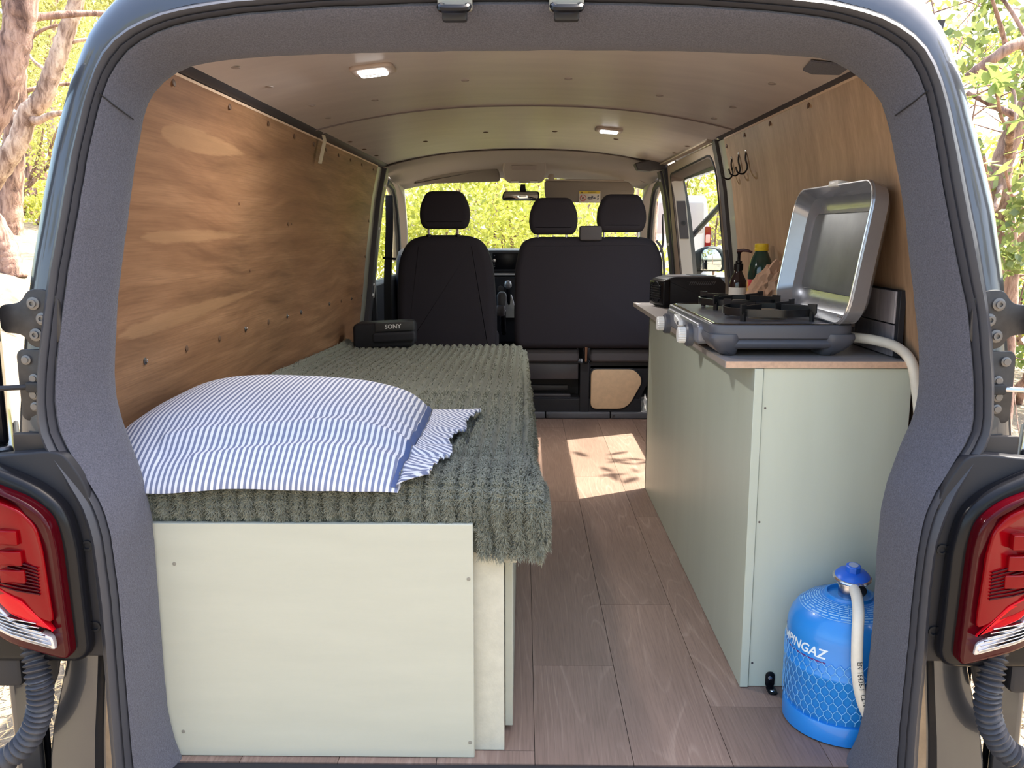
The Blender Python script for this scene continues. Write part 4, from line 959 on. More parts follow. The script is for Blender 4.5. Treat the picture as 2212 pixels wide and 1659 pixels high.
# ------------------------------------------------------------ speaker at the far end of the bed
sp = thing('speaker', (-.615, 3.80, .462), 'black portable loudspeaker with white lettering at the far end of the bed', 'speaker')
sf = lambda a, b, d: (a + .12*(0), d + .05*(a+.6)*-1, b + .05*(a+.6))
MB().soft(rrect(-.752,-.482,.462,.575,.022,4), sf, 3.80, 3.93, .012, 3).build('speaker_body', MT['black_plastic'], sp)
MB().soft(rrect(-.650,-.478,.537,.576,.004,2), sf, 3.785, 3.82, .004, 2).build('top_band', M('speaker_grey_band', srgb(58,58,60), .5), sp)
MB().soft(rrect(-.662,-.474,.490,.532,.012,3), sf, 3.778, 3.82, .010, 3).build('grille', M('speaker_cloth', srgb(40,40,46), .9, bump=(900,.6,.001)), sp)
text_mesh('SONY', .026, lambda a, b: sf(-.570+a, .5575+b, 3.7835), bold=.0008, space=1.05).build('lettering', MT['white_plastic'], sp, fixn=False)

# ------------------------------------------------------------ kitchen cabinet, worktop
cab = thing('kitchen_cabinet', (.62, 2.45, 0), 'pale sage green kitchen cabinet along the right wall', 'cabinet')
box(.4665,.4845,1.738,3.224,.001,.6935).build('front_panel', MT['sage'], cab, bevel=.0012)
endp = box(.4855,.785,1.742,1.757,.001,.6935).build('end_panel', MT['sage'], cab, bevel=.0012)
box(.4665,.785,3.209,3.224,.001,.6935).build('far_panel', MT['sage'], cab)
for x, z in ((.492,.612),(.492,.055),(.492,.37)):
    MB().lathe([(.0025,0),(.0025,.0005)], (x,1.742,z), (0,-1,0), 8).build('screw', MT['steel_dark'], endp)
br = thing('angle_bracket', (.53, 1.735, 0), 'small black angle bracket fixing the cabinet end to the floor', 'bracket')
MB().soft(rrect(.521,.541,.0,.036,.009,4), XZ, 1.7385, 1.7415, .001, 2).build('upright_leaf', MT['black_gloss'], br)
MB().soft(rrect(.521,.541,1.706,1.7405,.009,4), XY, .0005, .0035, .001, 2).build('floor_leaf', MT['black_gloss'], br)
MB().lathe([(.005,0),(.004,.002),(.001,.0025)], (.531,1.7385,.022), (0,-1,0), 10).build('screw', MT['steel'], br)
MB().lathe([(.005,0),(.004,.002),(.001,.0025)], (.531,1.719,.0035), (0,0,1), 10).build('screw', MT['steel'], br)
wt = thing('worktop', (.60, 2.44, .6945), 'grey laminate worktop with beech edge on the sage cabinet', 'worktop')
box(.408,.782,1.7385,3.235,.6945,.7085).build('top_slab', MT['worktop'], wt, bevel=.001)
box(.408,.782,1.7365,1.7385,.695,.7083).build('edge_band', MT['worktop_edge'], wt)
box(.4065,.408,1.7375,3.235,.695,.7083).build('edge_band', M('grey_edge_band', srgb(150,140,134), .5), wt)

# splash board with slate tiles standing on the worktop
sb = thing('splash_board', (.775, 2.1, .709), 'black edged board of grey slate tiles against the right wall', 'splashback')
box(.766,.778,1.782,2.45,.709,.848).build('backing_board', MT['black_plastic'], sb, bevel=.001)
ti = 0
for y0, y1 in ((1.797,2.005),(2.009,2.215),(2.219,2.44)):
    for z0, z1 in ((.711,.7755),(.7785,.845)):
        box(.762,.766,y0,y1,z0,z1).build('tile', TILES[ti % 4], sb, bevel=.0008); ti += 1

# ------------------------------------------------------------ camping stove
def stove():
    root = thing('camping_stove', (.54, 2.07, .709), 'grey two-burner camping stove with raised lid on the worktop', 'stove')
    x0, x1, y0, y1 = .388, .688, 1.795, 2.36
    # upper tub
    mb = MB(); R = []
    for z, ins, r in ((.742,.010,.035),(.748,.002,.035),(.768,.0,.035),(.774,.002,.034),(.7755,.006,.03)):
        R.append([(a, b, z) for a, b in rrect(x0+ins, x1-ins, y0+ins, y1-ins, r, 6)])
    mb.rings(R, True, True, True); mb.build('tub', MT['stove_grey'], root)
    # bulging feet at the four corners
    fp = {}
    for sx, sy in ((0,0),(1,0),(0,1),(1,1)):
        a0, a1 = (x0-.002, x0+.066) if sx == 0 else (x1-.066, x1+.002)
        b0, b1 = (y0-.004, y0+.11) if sy == 0 else (y1-.11, y1+.004)
        R = []
        for z, k in ((.7095,.036),(.712,.030),(.722,.016),(.738,.003),(.748,.0),(.756,.002)):
            R.append([(a, b, z) for a, b in rrect(a0+(k if sx == 0 else .004), a1-(k if sx == 1 else .004), b0+(k*.8 if sy == 0 else .004), b1-(k*.8 if sy == 1 else .004), .018, 4)])
        m2 = MB(); m2.rings(R, True, True, True); m2.build('foot', MT['stove_grey'], root)
    for ya in (y0+.016, y1-.016):
        m3 = MB()
        prof = [(ya + .014*math.cos(a)*(1 if ya > 2 else -1)*-1*-1, .736+.011*math.sin(a)) for a in np.linspace(0, 2*math.pi, 13)[:-1]]
        m3.prism(prof, lambda a, b, d: (d, a, b), x0+.05, x1-.05)
        m3.build('carry_handle', MT['stove_grey'], root)
    box(x0+.03,x1-.03,y0+.03,y1-.03,.722,.745).build('base_pan', MT['stove_black'], root)
    # control panel facing the aisle
    MB().soft(rrect(y0+.09, y1-.06, .724, .768, .012, 4), YZ, x0-.010, x0+.02, .006, 3).build('control_panel', M('stove_panel', srgb(120,122,132), .35, .3), root)
    for yk, zk in ((1.956,.737),(2.262,.731)):
        MB().lathe([(.026,0),(.026,.012),(.022,.016)], (x0-.008,yk,zk), (-1,0,0), 24).build('knob_collar', MT['stove_grey'], root)
        kn = MB(); n = 40
        rr = lambda i: .0185 if i % 2 else .0172
        rings = []
        for h, k in ((.014,1),(.030,.98),(.033,.86),(.0335,.5)):
            rings.append([(x0-.008-h, yk + rr(i)*k*math.cos(2*math.pi*i/n), zk + rr(i)*k*math.sin(2*math.pi*i/n)) for i in range(n)])
        kn.rings(rings, True, True, True); kn.build('knob', MT['white_plastic'], root, smooth=25)
    ig = MB().soft(rpoly([(2.06,.758),(2.135,.768),(2.13,.750),(2.075,.742),(2.055,.746)], .005, 3), YZ, x0-.020, x0-.006, .003, 2).build('igniter', MT['white_plastic'], root)
    MB().lathe([(.004,0),(.0035,.002)], (x0-.020,2.07,.752), (-1,0,0), 10).build('igniter_pin', MT['steel_dark'], ig)
    # drip tray
    mb = MB(); R = []
    for z, ins, r in ((.7755,.008,.03),(.777,.010,.03),(.777,.016,.026),(.7725,.022,.022)):
        R.append([(a, b, z) for a, b in rrect(x0+ins, x1-ins-.02, y0+ins, y1-ins, r, 6)])
    mb.rings(R, True, False, True); mb.build('drip_tray', MT['stove_tray'], root)
    for cy in (1.945, 2.215):
        cx = .545
        b = MB().lathe([(.042,.772),(.042,.776),(.03,.782),(.024,.782),(.024,.788),(.030,.789),(.031,.793),(.02,.796),(.004,.797)], (cx,cy,0), (0,0,1), 28).build('burner', M('burner_metal', srgb(120,116,108), .35, .8), root)
        s = MB()
        # ring of the pan support
        s.lathe([(.096,.786),(.100,.786),(.100,.802),(.096,.802),(.096,.786)], (cx,cy,0), (0,0,1), 40, False)
        for k in range(4):
            a = (45+90*k)*D2R
            d = Vector((math.cos(a), math.sin(a), 0)); w = Vector((-d.y, d.x, 0))
            s.obox(Vector((cx,cy,.800)) + d*.072, d*.040, w*.0018, Vector((0,0,.009)))
            s.obox(Vector((cx,cy,.784)) + d*.104, d*.0035, w*.005, Vector((0,0,.0115)))
            s.obox(Vector((cx,cy,.803)) + d*.104, d*.010, w*.0022, Vector((0,0,.010)))
        s.build('pan_support', MT['stove_black'], root)
    # lid: shallow tray standing open against the wall
    hx, hz = .693, .770; tilt = 9.0*D2R
    ul = Vector((math.sin(tilt), 0, math.cos(tilt))); nl = Vector((-math.cos(tilt), 0, math.sin(tilt)))
    H = .295; ya, yb = 1.757, 2.262
    def LP(y, h, d):
        p = Vector((hx, 0, hz)) + ul*h + nl*d
        return (p.x, y, p.z)
    mb = MB(); R = []
    # outer shell from rim to back, then inside
    for d, ins, r in ((.046,.0,.045),(.042,-.002,.046),(.012,.004,.044),(.002,.016,.04),(.0,.03,.035),(-.0005,.05,.03)):
        R.append([LP(a, b, d) for a, b in rrect(ya+ins, yb-ins, .0+ins, H-ins, r*1.25, 7)])
    R2 = []
    for d, ins, r in ((.0045,.05,.03),(.006,.034,.035),(.014,.018,.04),(.042,.004,.043),(.0465,.002,.044)):
        R2.append([LP(a, b, d) for a, b in rrect(ya+ins, yb-ins, .0+ins, H-ins, r*1.25, 7)])
    mb.rings(R[::1], True, False, True)
    mb.rings([R[0]] + R2[::-1], True, False, True)
    ld = mb.build('lid', MT['lid'], root)
    f2 = lambda a, b, d: LP(a, b, d)
    MB().soft(rrect(ya+.060, yb-.060, .058, H-.055, .018, 5), f2, .0035, .0075, .003, 3).build('lid_inner_floor', MT['lid_floor'], ld)
    MB().tube([LP(a, b, .0465) for a, b in rrect(ya+.001, yb-.001, .001, H-.001, .055, 8)] + [LP(*rrect(ya+.001, yb-.001, .001, H-.001, .055, 8)[0], .0465)], .0022, 6).build('lid_rim', M('bright_rim', srgb(208,208,214), .2, .8), ld)
    MB().soft(rrect(1.975, 2.03, H-.004, H+.010, .003, 3), f2, .012, .05, .003, 2).build('lid_latch', MT['white_plastic'], ld)
    for yy in (1.845, 1.865, 2.18):
        MB().lathe([(.005,0),(.0045,.002),(.002,.003)], LP(yy,.012,.022), nl, 10).build('rivet', MT['steel'], ld)
    MB().tube([(.692, 1.83, .772),(.692, 2.22, .772)], .004, 8).build('lid_hinge', MT['steel_dark'], root)
stove()

# ------------------------------------------------------------ gas hose, red cord
hp = spline([(.676,1.86,.742),(.700,1.85,.744),(.735,1.815,.742),(.762,1.77,.733),(.776,1.732,.708),(.783,1.715,.655),(.790,1.70,.58),(.795,1.68,.50),(.790,1.66,.36),(.785,1.64,.22),(.775,1.60,.09),(.755,1.545,.035),(.70,1.503,.030),(.662,1.490,.052),(.638,1.488,.085),(.622,1.488,.125),(.613,1.490,.175),(.612,1.497,.235),(.617,1.512,.272),(.626,1.545,.288),(.634,1.58,.2915)], 8)
hose = MB(); hose.tube(hp, .0105, 14)
ho = hose.build('gas_hose', MT['cream_hose'], label='cream rubber gas hose running from the stove to the blue gas bottle', cat='hose')
def hose_txt(a, b):
    # runs along the visible side of the lower hose
    L = np.interp(-a, [-.09, .09], [.068, .215])
    i = 0
    pts = hp[104:140]
    best = min(pts, key=lambda p: abs(p.z - L) + (0 if p.y < 1.56 else 1))
    ang = b/.0108
    return (best.x + .0110*math.sin(ang+.1), best.y - .0110*math.cos(ang+.1), L)
text_mesh('EN 16436-1  CL10MM', .014, hose_txt).build('lettering', MT['rubber_dark'], ho, fixn=False)
MB().tube(spline([(.785,1.75,.694),(.792,1.735,.64),(.800,1.72,.56),(.806,1.71,.47),(.80,1.70,.3)],6), .004, 8).build('red_cord', MT['red'], label='thin red cord hanging behind the cream hose', cat='cord')

# ------------------------------------------------------------ gas bottle
def gas_bottle():
    cx, cy = .640, 1.622
    root = thing('gas_bottle', (cx, cy, 0), 'blue camping gas bottle with net sleeve standing beside the cabinet end', 'gas bottle')
    r0 = .1115
    MB().lathe([(.108,.002),(.1125,.003),(.1125,.036),(.1105,.040),(.1085,.041)], (cx,cy,0), n=56).build('foot_ring', MT['gas_blue'], root)
    prof = [(.100,.030),(.106,.044),(r0,.056),(r0,.128),(r0+.0022,.131),(r0+.0022,.137),(r0,.140),(r0,.196),(.110,.208),(.1045,.224),(.095,.238),(.080,.250),(.062,.258),(.046,.262),(.045,.268),(.041,.2685),(.040,.262),(.02,.262)]
    MB().lathe(prof, (cx,cy,0), n=72).build('bottle_body', MT['gas_blue'], root, smooth=50)
    MB().lathe([(.020,.258),(.020,.285),(.024,.287),(.024,.293),(.012,.294)], (cx,cy,0), n=20).build('valve', MT['steel'], root)
    def cyl(phi, z, r): return (cx + r*math.sin(phi), cy - r*math.cos(phi), z)
    # lettering wraps round the side; the last letter ends towards the camera
    end = -40*D2R; w = .150
    text_mesh('CAMPINGAZ', .0265, lambda a, b: cyl(end - (w/2 - a*1.0)/r0, .1785 + b, r0+.0006), shear=.25, bold=.0006, space=1.02).build('lettering', MT['gas_print'], root, fixn=False)
    MB().grid([[cyl(p, z, r0+.0006) for p in np.linspace(-130*D2R, -38*D2R, 40)] for z in (.1615,.1640)]).build('underline', MT['gas_red'], root)
    # printed rings and lines on the shoulder
    def shoulder(r):
        return interp(r, [.046,.062,.080,.095,.1045], [.262,.258,.250,.238,.224]) + .0009
    pr = MB()
    def arc(r, a0, a1, wd):
        n = max(2, int(abs(a1-a0)/6)+1)
        pr.grid([[cyl(p*D2R, shoulder(q), q) for p in np.linspace(a0, a1, n)] for q in (r-wd/2, r+wd/2)])
    arc(.090,-180,180,.0009); arc(.050,-180,180,.0009)
    rr = random.Random(3)
    for i, r in enumerate(np.linspace(.055,.086,8)):
        a = -170.0
        while a < 160:
            l = rr.uniform(5,16)
            arc(float(r), a, a+l, .0020); a += l + rr.uniform(1.5,4)
    for p in (-120,-20,60):
        pr.grid([[cyl((p+d)*D2R, shoulder(q), q) for q in np.linspace(.05,.09,6)] for d in (-.3,.3)])
    pr.build('shoulder_print', MT['gas_print_blue'], root, fixn=False)
    # net sleeve: hexagonal strands
    nt = MB(); nc = 44; hz = .0150; R = r0+.0028
    rows = 8
    for c in range(nc):
        for q in range(rows):
            p0 = (c + (.5 if q % 2 else 0))*2*math.pi/nc; zb = .048 + q*hz
            if not (-175*D2R < ((p0+math.pi) % (2*math.pi)-math.pi) < 110*D2R): continue
            dz = math.sin(p0*3.1)*.004
            top = zb + hz*.45 + dz
            nt.tube([cyl(p0, zb+dz, R), cyl(p0+.004, top, R)], .0007, 3, False)
            for s in (-1, 1):
                nt.tube([cyl(p0+.004, top, R), cyl(p0 + s*math.pi/nc, zb+hz+dz, R)], .0007, 3, False)
    nt.build('net_sleeve', MT['gas_net'], root, smooth=0, fixn=False)
    # regulator
    ax = Vector((-.02,-.16,1)).normalized(); c0 = Vector((cx+.002, cy-.006, .297))
    rg = MB().lathe([(.012,-.006),(.026,-.001),(.0345,.003),(.0365,.006),(.0345,.009),(.031,.010)], c0, ax, 40).build('regulator', MT['steel'], root)
    MB().lathe([(.0335,.0085),(.028,.015),(.016,.019),(.010,.020)], c0, ax, 40).build('regulator_cap', MT['reg_blue'], rg)
    MB().lathe([(.0145,.016),(.0145,.030),(.0125,.0315),(.004,.032)], c0, ax, 8).build('regulator_nut', MT['reg_blue'], rg, smooth=20)
    MB().lathe([(.009,.0312),(.009,.0325),(.002,.0328)], c0, ax, 20).build('nut_disc', M('pale_disc', srgb(150,160,185), .5), rg)
    MB().lathe([(.0125,0),(.0125,.012)], (cx+.003, cy-.036, .2905), (0,-1,-.12), 20).build('hose_clamp', MT['steel'], rg)
gas_bottle()

# ------------------------------------------------------------ things on the worktop
ps = thing('power_station', (.58, 3.06, .709), 'black portable power station box at the far end of the worktop', 'power station')
an = 13*D2R; ca, sa = math.cos(an), math.sin(an)
def PS(a, b, d): return (.487 + a*ca - d*sa, 2.99 + a*sa + d*ca, b)
MB().soft(rpoly([(.0,.7095),(.215,.7095),(.222,.735),(.222,.790),(.200,.812),(.03,.815),(.0,.806)], .006, 3), PS, 0, .125, .008, 3).build('case', MT['black_plastic'], ps)
MB().soft(rpoly([(-.012,.716),(.016,.712),(.016,.808),(-.012,.800)], .008, 3), PS, -.003, .126, .006, 3).build('end_cap', MT['black_gloss'], ps)
def PSE(a, b, d): return PS(-.0125-d, b, a)
fan = MB().lathe([(.038,0),(.038,.003),(.034,.003),(.034,-.0005)], PS(-.0125,.760,.06), (-ca,-sa,0), 28).build('fan_grille', MT['black_plastic'], ps)
for q in range(6):
    z = .738 + q*.0085
    MB().soft([(.018,z),(.102,z),(.102,z+.003),(.018,z+.003)], PSE, 0, .003, .0008, 2).build('fan_slat', MT['black_plastic'], fan)
vg = MB().soft(rpoly([(.075,.7995),(.185,.7985),(.170,.784),(.085,.787)], .003, 2), PS, -.0015, .004, .001, 2).build('side_vent', MT['rubber_dark'], ps)
for q in range(13):
    a = .082 + q*.0075
    MB().add([PS(a,.786,-.0022),PS(a+.003,.786,-.0022),PS(a+.009,.798,-.0022),PS(a+.006,.798,-.0022)], [(0,1,2,3)]).build('vent_slat', MT['grey_plastic'], vg)
MB().soft(rrect(.035,.195,.012,.113,.012,4), lambda a, b, d: PS(a, d, b), .8135, .8175, .0015, 2).build('top_plate', M('power_top_grey', srgb(150,146,150), .3), ps)
MB().soft(rrect(.105,.165,.03,.09,.012,4), lambda a, b, d: PS(a, d, b), .817, .8185, .0006, 2).build('top_recess', MT['rubber_dark'], ps)

so = thing('soap_bottle', (.645, 2.64, .709), 'dark brown pump soap bottle with white label behind the stove', 'soap bottle')
c_ = (.645, 2.64, 0)
MB().lathe([(.023,.7095),(.0255,.712),(.0255,.808),(.0235,.822),(.016,.838),(.011,.848),(.011,.860)], c_, n=32).build('bottle', MT['amber_glass'], so)
MB().lathe([(.0260,.735),(.0262,.7355),(.0262,.8015),(.0260,.802)], c_, n=32, cap=False).build('label', MT['label_white'], so)
MB().lathe([(.0135,.852),(.0135,.872),(.0095,.874),(.0095,.880),(.0045,.882),(.0045,.900),(.007,.905),(.007,.912),(.003,.914)], c_, n=24).build('pump_collar', MT['black_gloss'], so)
MB().tube([(.640,2.64,.909),(.655,2.63,.912),(.668,2.618,.910),(.676,2.612,.906)], [.006,.0048,.004,.003], 10).build('pump_spout', M('brown_pump', srgb(58,26,28), .3), so)
text_mesh('farm', .006, lambda a, b: (.645+.0264*math.sin(a/.0264-.05), 2.64-.0264*math.cos(a/.0264-.05), .746+b)).build('lettering', MT['steel_dark'], so, fixn=False) if False else None

jb = thing('juice_bottle', (.727, 2.70, .709), 'dark green bottle with yellow cap and fruit label behind the stove', 'juice bottle')
c_ = (.727, 2.70, 0)
MB().lathe([(.034,.7095),(.0375,.713),(.0375,.838),(.036,.858),(.030,.882),(.021,.902),(.018,.908),(.018,.914)], c_, n=36).build('bottle', MT['green_glass'], jb)
MB().lathe([(.0378,.722),(.0381,.7225),(.0381,.8225),(.0378,.823)], c_, n=36, cap=False).build('label', MT['juice_label'], jb)
MB().lathe([(.0205,.909),(.0212,.910),(.0212,.915),(.0200,.916),(.0205,.917),(.0205,.929),(.0185,.931),(.003,.931)], c_, n=30).build('cap', MT['yellow_cap'], jb)
text_mesh('go', .032, lambda a, b: (.727+.0384*math.sin(a/.0384-.62), 2.70-.0384*math.cos(a/.0384-.62), .788+b), bold=.0012).build('lettering', MT['print_red'], jb, fixn=False)

def crumple(name, c, size, mat, label, cat, seed, sub=4, amp=.30, shear=0.0):
    bm = bmesh.new(); bmesh.ops.create_icosphere(bm, subdivisions=sub, radius=1)
    mb = MB(); vs = []
    for v in bm.verts:
        p = v.co.copy()
        q = p*1.5 + Vector((seed, seed*.3, 0))
        r1 = mnoise.turbulence_vector(q, 3, True)
        n1 = abs(mnoise.noise(q*1.6)); n2 = abs(mnoise.noise(q*3.7+Vector((5,1,2)))); n3 = abs(mnoise.noise(q*8.0))
        k = 1 + amp*(n1*1.1 + n2*.6 + n3*.25 - .55)
        p = p*k
        vs.append((c[0]+p.x*size[0]+shear*p.z*size[2], c[1]+p.y*size[1], max(.7095, c[2]+p.z*size[2])))
    mb.add(vs, [tuple(v.index for v in f.verts) for f in bm.faces]); bm.free()
    return mb.build(name, mat, label=label, cat=cat, smooth=22)
crumple('paper_bag', (.692, 2.45, .798), (.066,.05,.090), MT['paper'], 'crumpled brown paper bag beside the raised stove lid', 'paper bag', 3.3, 4, .5, .30)
crumple('bread_wrapper', (.452, 2.435, .722), (.045,.055,.020), MT['kraft_bread'], 'flat crumpled brown paper wrapper behind the far stove corner', 'paper', 9.1, 4, .6)
MB().lathe([(.022,0),(.026,.004),(.024,.009),(.012,.012)], (.415,2.42,.7095), (0,0,1), 20).build('bread_crust', M('bread_crust', srgb(206,150,112), .8, var=(90,.2)), label='small bread crust on the worktop behind the stove knob', cat='bread')

# hooks on the right lining
for k, (y, z) in enumerate(((3.10,1.195),(2.995,1.20),(2.90,1.20))):
    x = wx(z)
    hk = thing('coat_hook', (x-.01, y, z-.05), 'black wire coat hook on the light plywood, %s of three' % ('farthest','middle','nearest')[k], 'hook', 'black wire coat hooks')
    MB().tube(spline([(x-.004,y,z+.028),(x-.006,y,z),(wx(z-.04)-.008,y,z-.030),(wx(z-.05)-.022,y,z-.048),(wx(z-.05)-.040,y,z-.044),(wx(z-.05)-.048,y,z-.026)],5), .0028, 8).build('wire', MT['black_gloss'], hk)
    MB().lathe([(.0055,0),(.005,.002),(.002,.003)], (wx(z+.02)-.001,y,z+.022), (-1,0,-.2), 10).build('screw', MT['steel'], hk)
    MB().lathe([(.004,0),(.004,.003)], (wx(z-.012)-.004,y,z-.014), (-1,0,-.2), 10).build('wire_loop', MT['black_gloss'], hk)
# ------------------------------------------------------------ pillars between load space and cab
def wall_strip(side, y0, y1, z0, z1, name, mat, inset, t, label, parent=None, n=16, kind='structure', ysh=0.0, bev=0):
    """solid strip following the wall curve; inset>0 moves it into the room"""
    zs = np.linspace(z0, z1, n); mb = MB(); A = []
    for z in zs:
        x = wx(z) - inset; s = ysh*(z-z0)
        A.append([(side*x, y0+s, z), (side*x, y1+s, z), (side*(x+t), y1+s, z), (side*(x+t), y0+s, z)])
    mb.rings(A, True, True, True)
    return mb.build(name, mat, parent, label=label, cat='trim' if parent is None else None, kind=kind if parent is None else None, bevel=bev)
wall_strip(-1, 4.305, 4.50, .0, 1.285, 'trim_8', MT['paint_int'], -.012, .03, 'bare grey metal pillar strip in front of the brown lining')
p = wall_strip(-1, 4.50, 4.57, .40, 1.29, 'trim_9', MT['rail_dark'], .012, .04, 'black curved pillar trim with white screws on the left', bev=.004)
for z in (1.20,.985,.70,.645):
    MB().lathe([(.0075,0),(.006,.003),(.002,.004)], (-(wx(z)-.013), 4.535, z), (.6,-.8,0), 12).build('screw', MT['white_plastic'], p)
wall_strip(-1, 4.52, 4.66, .30, .62, 'trim_10', MT['black_plastic'], .0, .05, 'dark lower pillar cover on the left')
wall_strip(-1, 4.57, 4.68, .62, 1.27, 'trim_11', MT['pillar_beige'], .0, .04, 'beige cab pillar cover on the left')
# right: painted pillar, black seal, sliding door lining with window hole
wall_strip(1, 3.168, 3.262, .0, 1.288, 'trim_12', MT['paint_int'], -.002, .03, 'bare grey metal pillar strip in front of the light lining')
wall_strip(1, 3.262, 3.318, .0, 1.296, 'trim_13', MT['rail_dark'], .010, .04, 'black seal strip behind the sliding door')
wall_strip(1, 3.275, 3.31, .80, .90, 'trim_14', MT['steel_dark'], .014, .01, 'small grey catch plate on the black seal strip')
def sliding_door():
    out = rpoly([(3.318,.02),(4.40,.02),(4.40,1.285),(3.318,1.292)], [.02,.02,.02,.06], 5)
    hole = rpoly([(3.372,.56),(4.345,.56),(4.345,1.238),(3.372,1.252)], [.06,.06,.05,.09], 5)
    o = lambda P, d: [(wx(z)+d, y, z) for y, z in P]
    c = (3.86,.90)
    h2 = [(c[0]+(y-c[0])*.985, c[1]+(z-c[1])*.95) for y, z in hole]
    mb = MB(); mb.rings([o(out,.03), o(out,.0), o(hole,.0), o(hole,.004)], True)
    root = mb.build('door_1', M('door_lining_beige', srgb(168,152,136), .55, .1), kind='structure', label='closed sliding door with window, right of the seats', cat='door')
    mb = MB(); mb.rings([o(hole,-.003), o([(c[0]+(y-c[0])*.992, c[1]+(z-c[1])*.985) for y, z in hole],-.004), o(h2,.04), o(h2,.055)], True)
    mb.build('window_reveal', M('brown_reveal', srgb(92,80,76), .5), root)
    mb = MB(); h3 = [(c[0]+(y-c[0])*1.006, c[1]+(z-c[1])*1.012) for y, z in hole]
    mb.tube([Vector(q) for q in o(h3,-.002)] + [Vector(o(h3,-.002)[0])], .004, 8).build('window_seal', MT['rubber_dark'], root)
    # pale front jamb with its black latch plate
    R = []
    for z in np.linspace(.58, 1.215, 10):
        R.append([(wx(z)-.002, 4.336, z),(wx(z)+.050, 4.322, z),(wx(z)+.050, 4.326, z),(wx(z)-.002, 4.340, z)])
    jm = MB().rings(R, True, True, True).build('front_jamb', M('jamb_pale_paint', srgb(176,168,160), .4, .1), root)
    R = []
    for z in np.linspace(.935, 1.115, 6):
        R.append([(wx(z)+.004, 4.330, z),(wx(z)+.044, 4.319, z),(wx(z)+.044, 4.322, z),(wx(z)+.004, 4.334, z)])
    lp = MB().rings(R, True, True, True).build('latch_plate', MT['rail_dark'], jm)
    MB().lathe([(.011,0),(.011,.006),(.005,.006),(.005,.002)], (wx(1.01)+.026,4.326,1.01), (-.25,-1,0), 14).build('latch_bolt', MT['rubber_dark'], lp)
    mb = MB(); h4 = [(c[0]+(y-c[0])*1.03, c[1]+(z-c[1])*1.03) for y, z in hole]
    mb.rings([o(h4,.052), o(h4,.056)], True, True, True).build('window_pane', MT['glass'], root, smooth=0)
    return root
sliding_door()
# door header above the sliding door
hd = thing('trim_15', (.69,3.9,1.29), 'beige header rail with bright edges above the sliding door', 'trim', kind='structure')
box(.668,.70,3.30,4.42,1.292,1.31).build('header_rail', M('beige_header', srgb(160,146,132), .45, .2), hd, bevel=.004)
MB().tube([(.664,3.31,1.313),(.664,4.42,1.313)], .003, 6).build('header_lip', M('bright_lip', srgb(205,190,170), .4), hd)
MB().tube([(.668,3.31,1.294),(.668,4.42,1.294)], .0025, 6).build('header_lip', M('bright_lip', srgb(205,190,170), .4), hd)
MB().rings([[(.545,4.40,1.300),(.56,4.40,1.268),(.62,4.40,1.262),(.715,4.40,1.275),(.70,4.40,1.312),(.62,4.40,1.318)], [(.545,4.48,1.300),(.56,4.48,1.268),(.62,4.48,1.262),(.715,4.48,1.275),(.70,4.48,1.312),(.62,4.48,1.318)]], True, True, True).build('trim_16', MT['rail_dark'], kind='structure', label='dark bracket at the roof end above the right pillar', cat='trim', bevel=.006)
p = wall_strip(1, 4.50, 4.60, .30, 1.27, 'trim_17', M('dark_pillar_panel', srgb(64,62,68), .5), .022, .05, 'dark grey pillar panel with screws on the right', bev=.004)
for z in (1.225,.905):
    MB().lathe([(.0075,0),(.006,.003),(.002,.004)], ((wx(z)-.024), 4.53, z), (-.6,-.8,0), 12).build('screw', MT['white_plastic'], p)
wall_strip(1, 4.405, 4.50, .02, 1.278, 'trim_18', MT['rubber_dark'], .014, .05, 'black rubber door seal on the right pillar', bev=.006)
wall_strip(1, 4.425, 4.435, .3, 1.26, 'trim_19', MT['rubber'], .020, .01, 'grey lip of the rubber seal on the right pillar')
# ------------------------------------------------------------ seats
def soft_seat(parent, name, poly, y0, y1, r, mat, recline=.0, z0=0):
    f = lambda a, b, d: (a, d + recline*(b-z0), b)
    return MB().soft(poly, f, y0, y1, r, 5).build(name, mat, parent, smooth=60)
def headrest(parent, x0, x1, z0, z1, posts, y=4.40, py=4.45):
    w = x1-x0; h = z1-z0
    o = soft_seat(parent, 'headrest', rpoly([(x0+.018,z0),(x1-.018,z0),(x1,z0+.05),(x1-.004,z0+h*.62),(x1-.038,z1),(x0+.038,z1),(x0+.004,z0+h*.62),(x0,z0+.05)], .030, 5), y, y+.095, .028, MT['seat'])
    for x in posts:
        MB().tube([(x,py,z0-.055),(x,py,z0+.03)], .0065, 10).build('headrest_post', MT['steel'], parent)
        MB().lathe([(.014,0),(.014,.012),(.009,.014)], (x,py,z0-.04), (0,0,1), 12).build('post_sleeve', MT['black_gloss'], parent)
ds = thing('driver_seat', (-.39, 4.6, 0), 'black cloth driver seat with single headrest on the left', 'seat')
soft_seat(ds, 'backrest', rpoly([(-.640,.34),(-.648,.60),(-.634,.83),(-.585,.925),(-.50,.952),(-.29,.952),(-.205,.925),(-.155,.82),(-.137,.58),(-.137,.34)], .05, 5), 4.42, 4.56, .045, MT['seat'])
headrest(ds, -.521, -.268, .982, 1.168, (-.478,-.332))
MB().soft(rrect(-.64,-.14,.30,.42,.04,4), XZ, 4.56, 5.02, .03, 4).build('seat_cushion', MT['seat'], ds)
MB().soft(rrect(-.62,-.16,.0,.30,.02,3), XZ, 4.55, 4.98, .01, 3).build('seat_base', MT['black_plastic'], ds)
MB().soft(rrect(4.66,4.96,.52,.58,.025,4), YZ, -.145, -.098, .012, 3).build('armrest', MT['seat_grey'], ds)
MB().soft(rpoly([(-.146,.60),(-.096,.60),(-.092,.66),(-.105,.668),(-.137,.668),(-.15,.66)], .01, 3), XZ, 4.70, 4.74, .008, 3).build('armrest_pad', MT['grey_plastic'], ds) if False else None

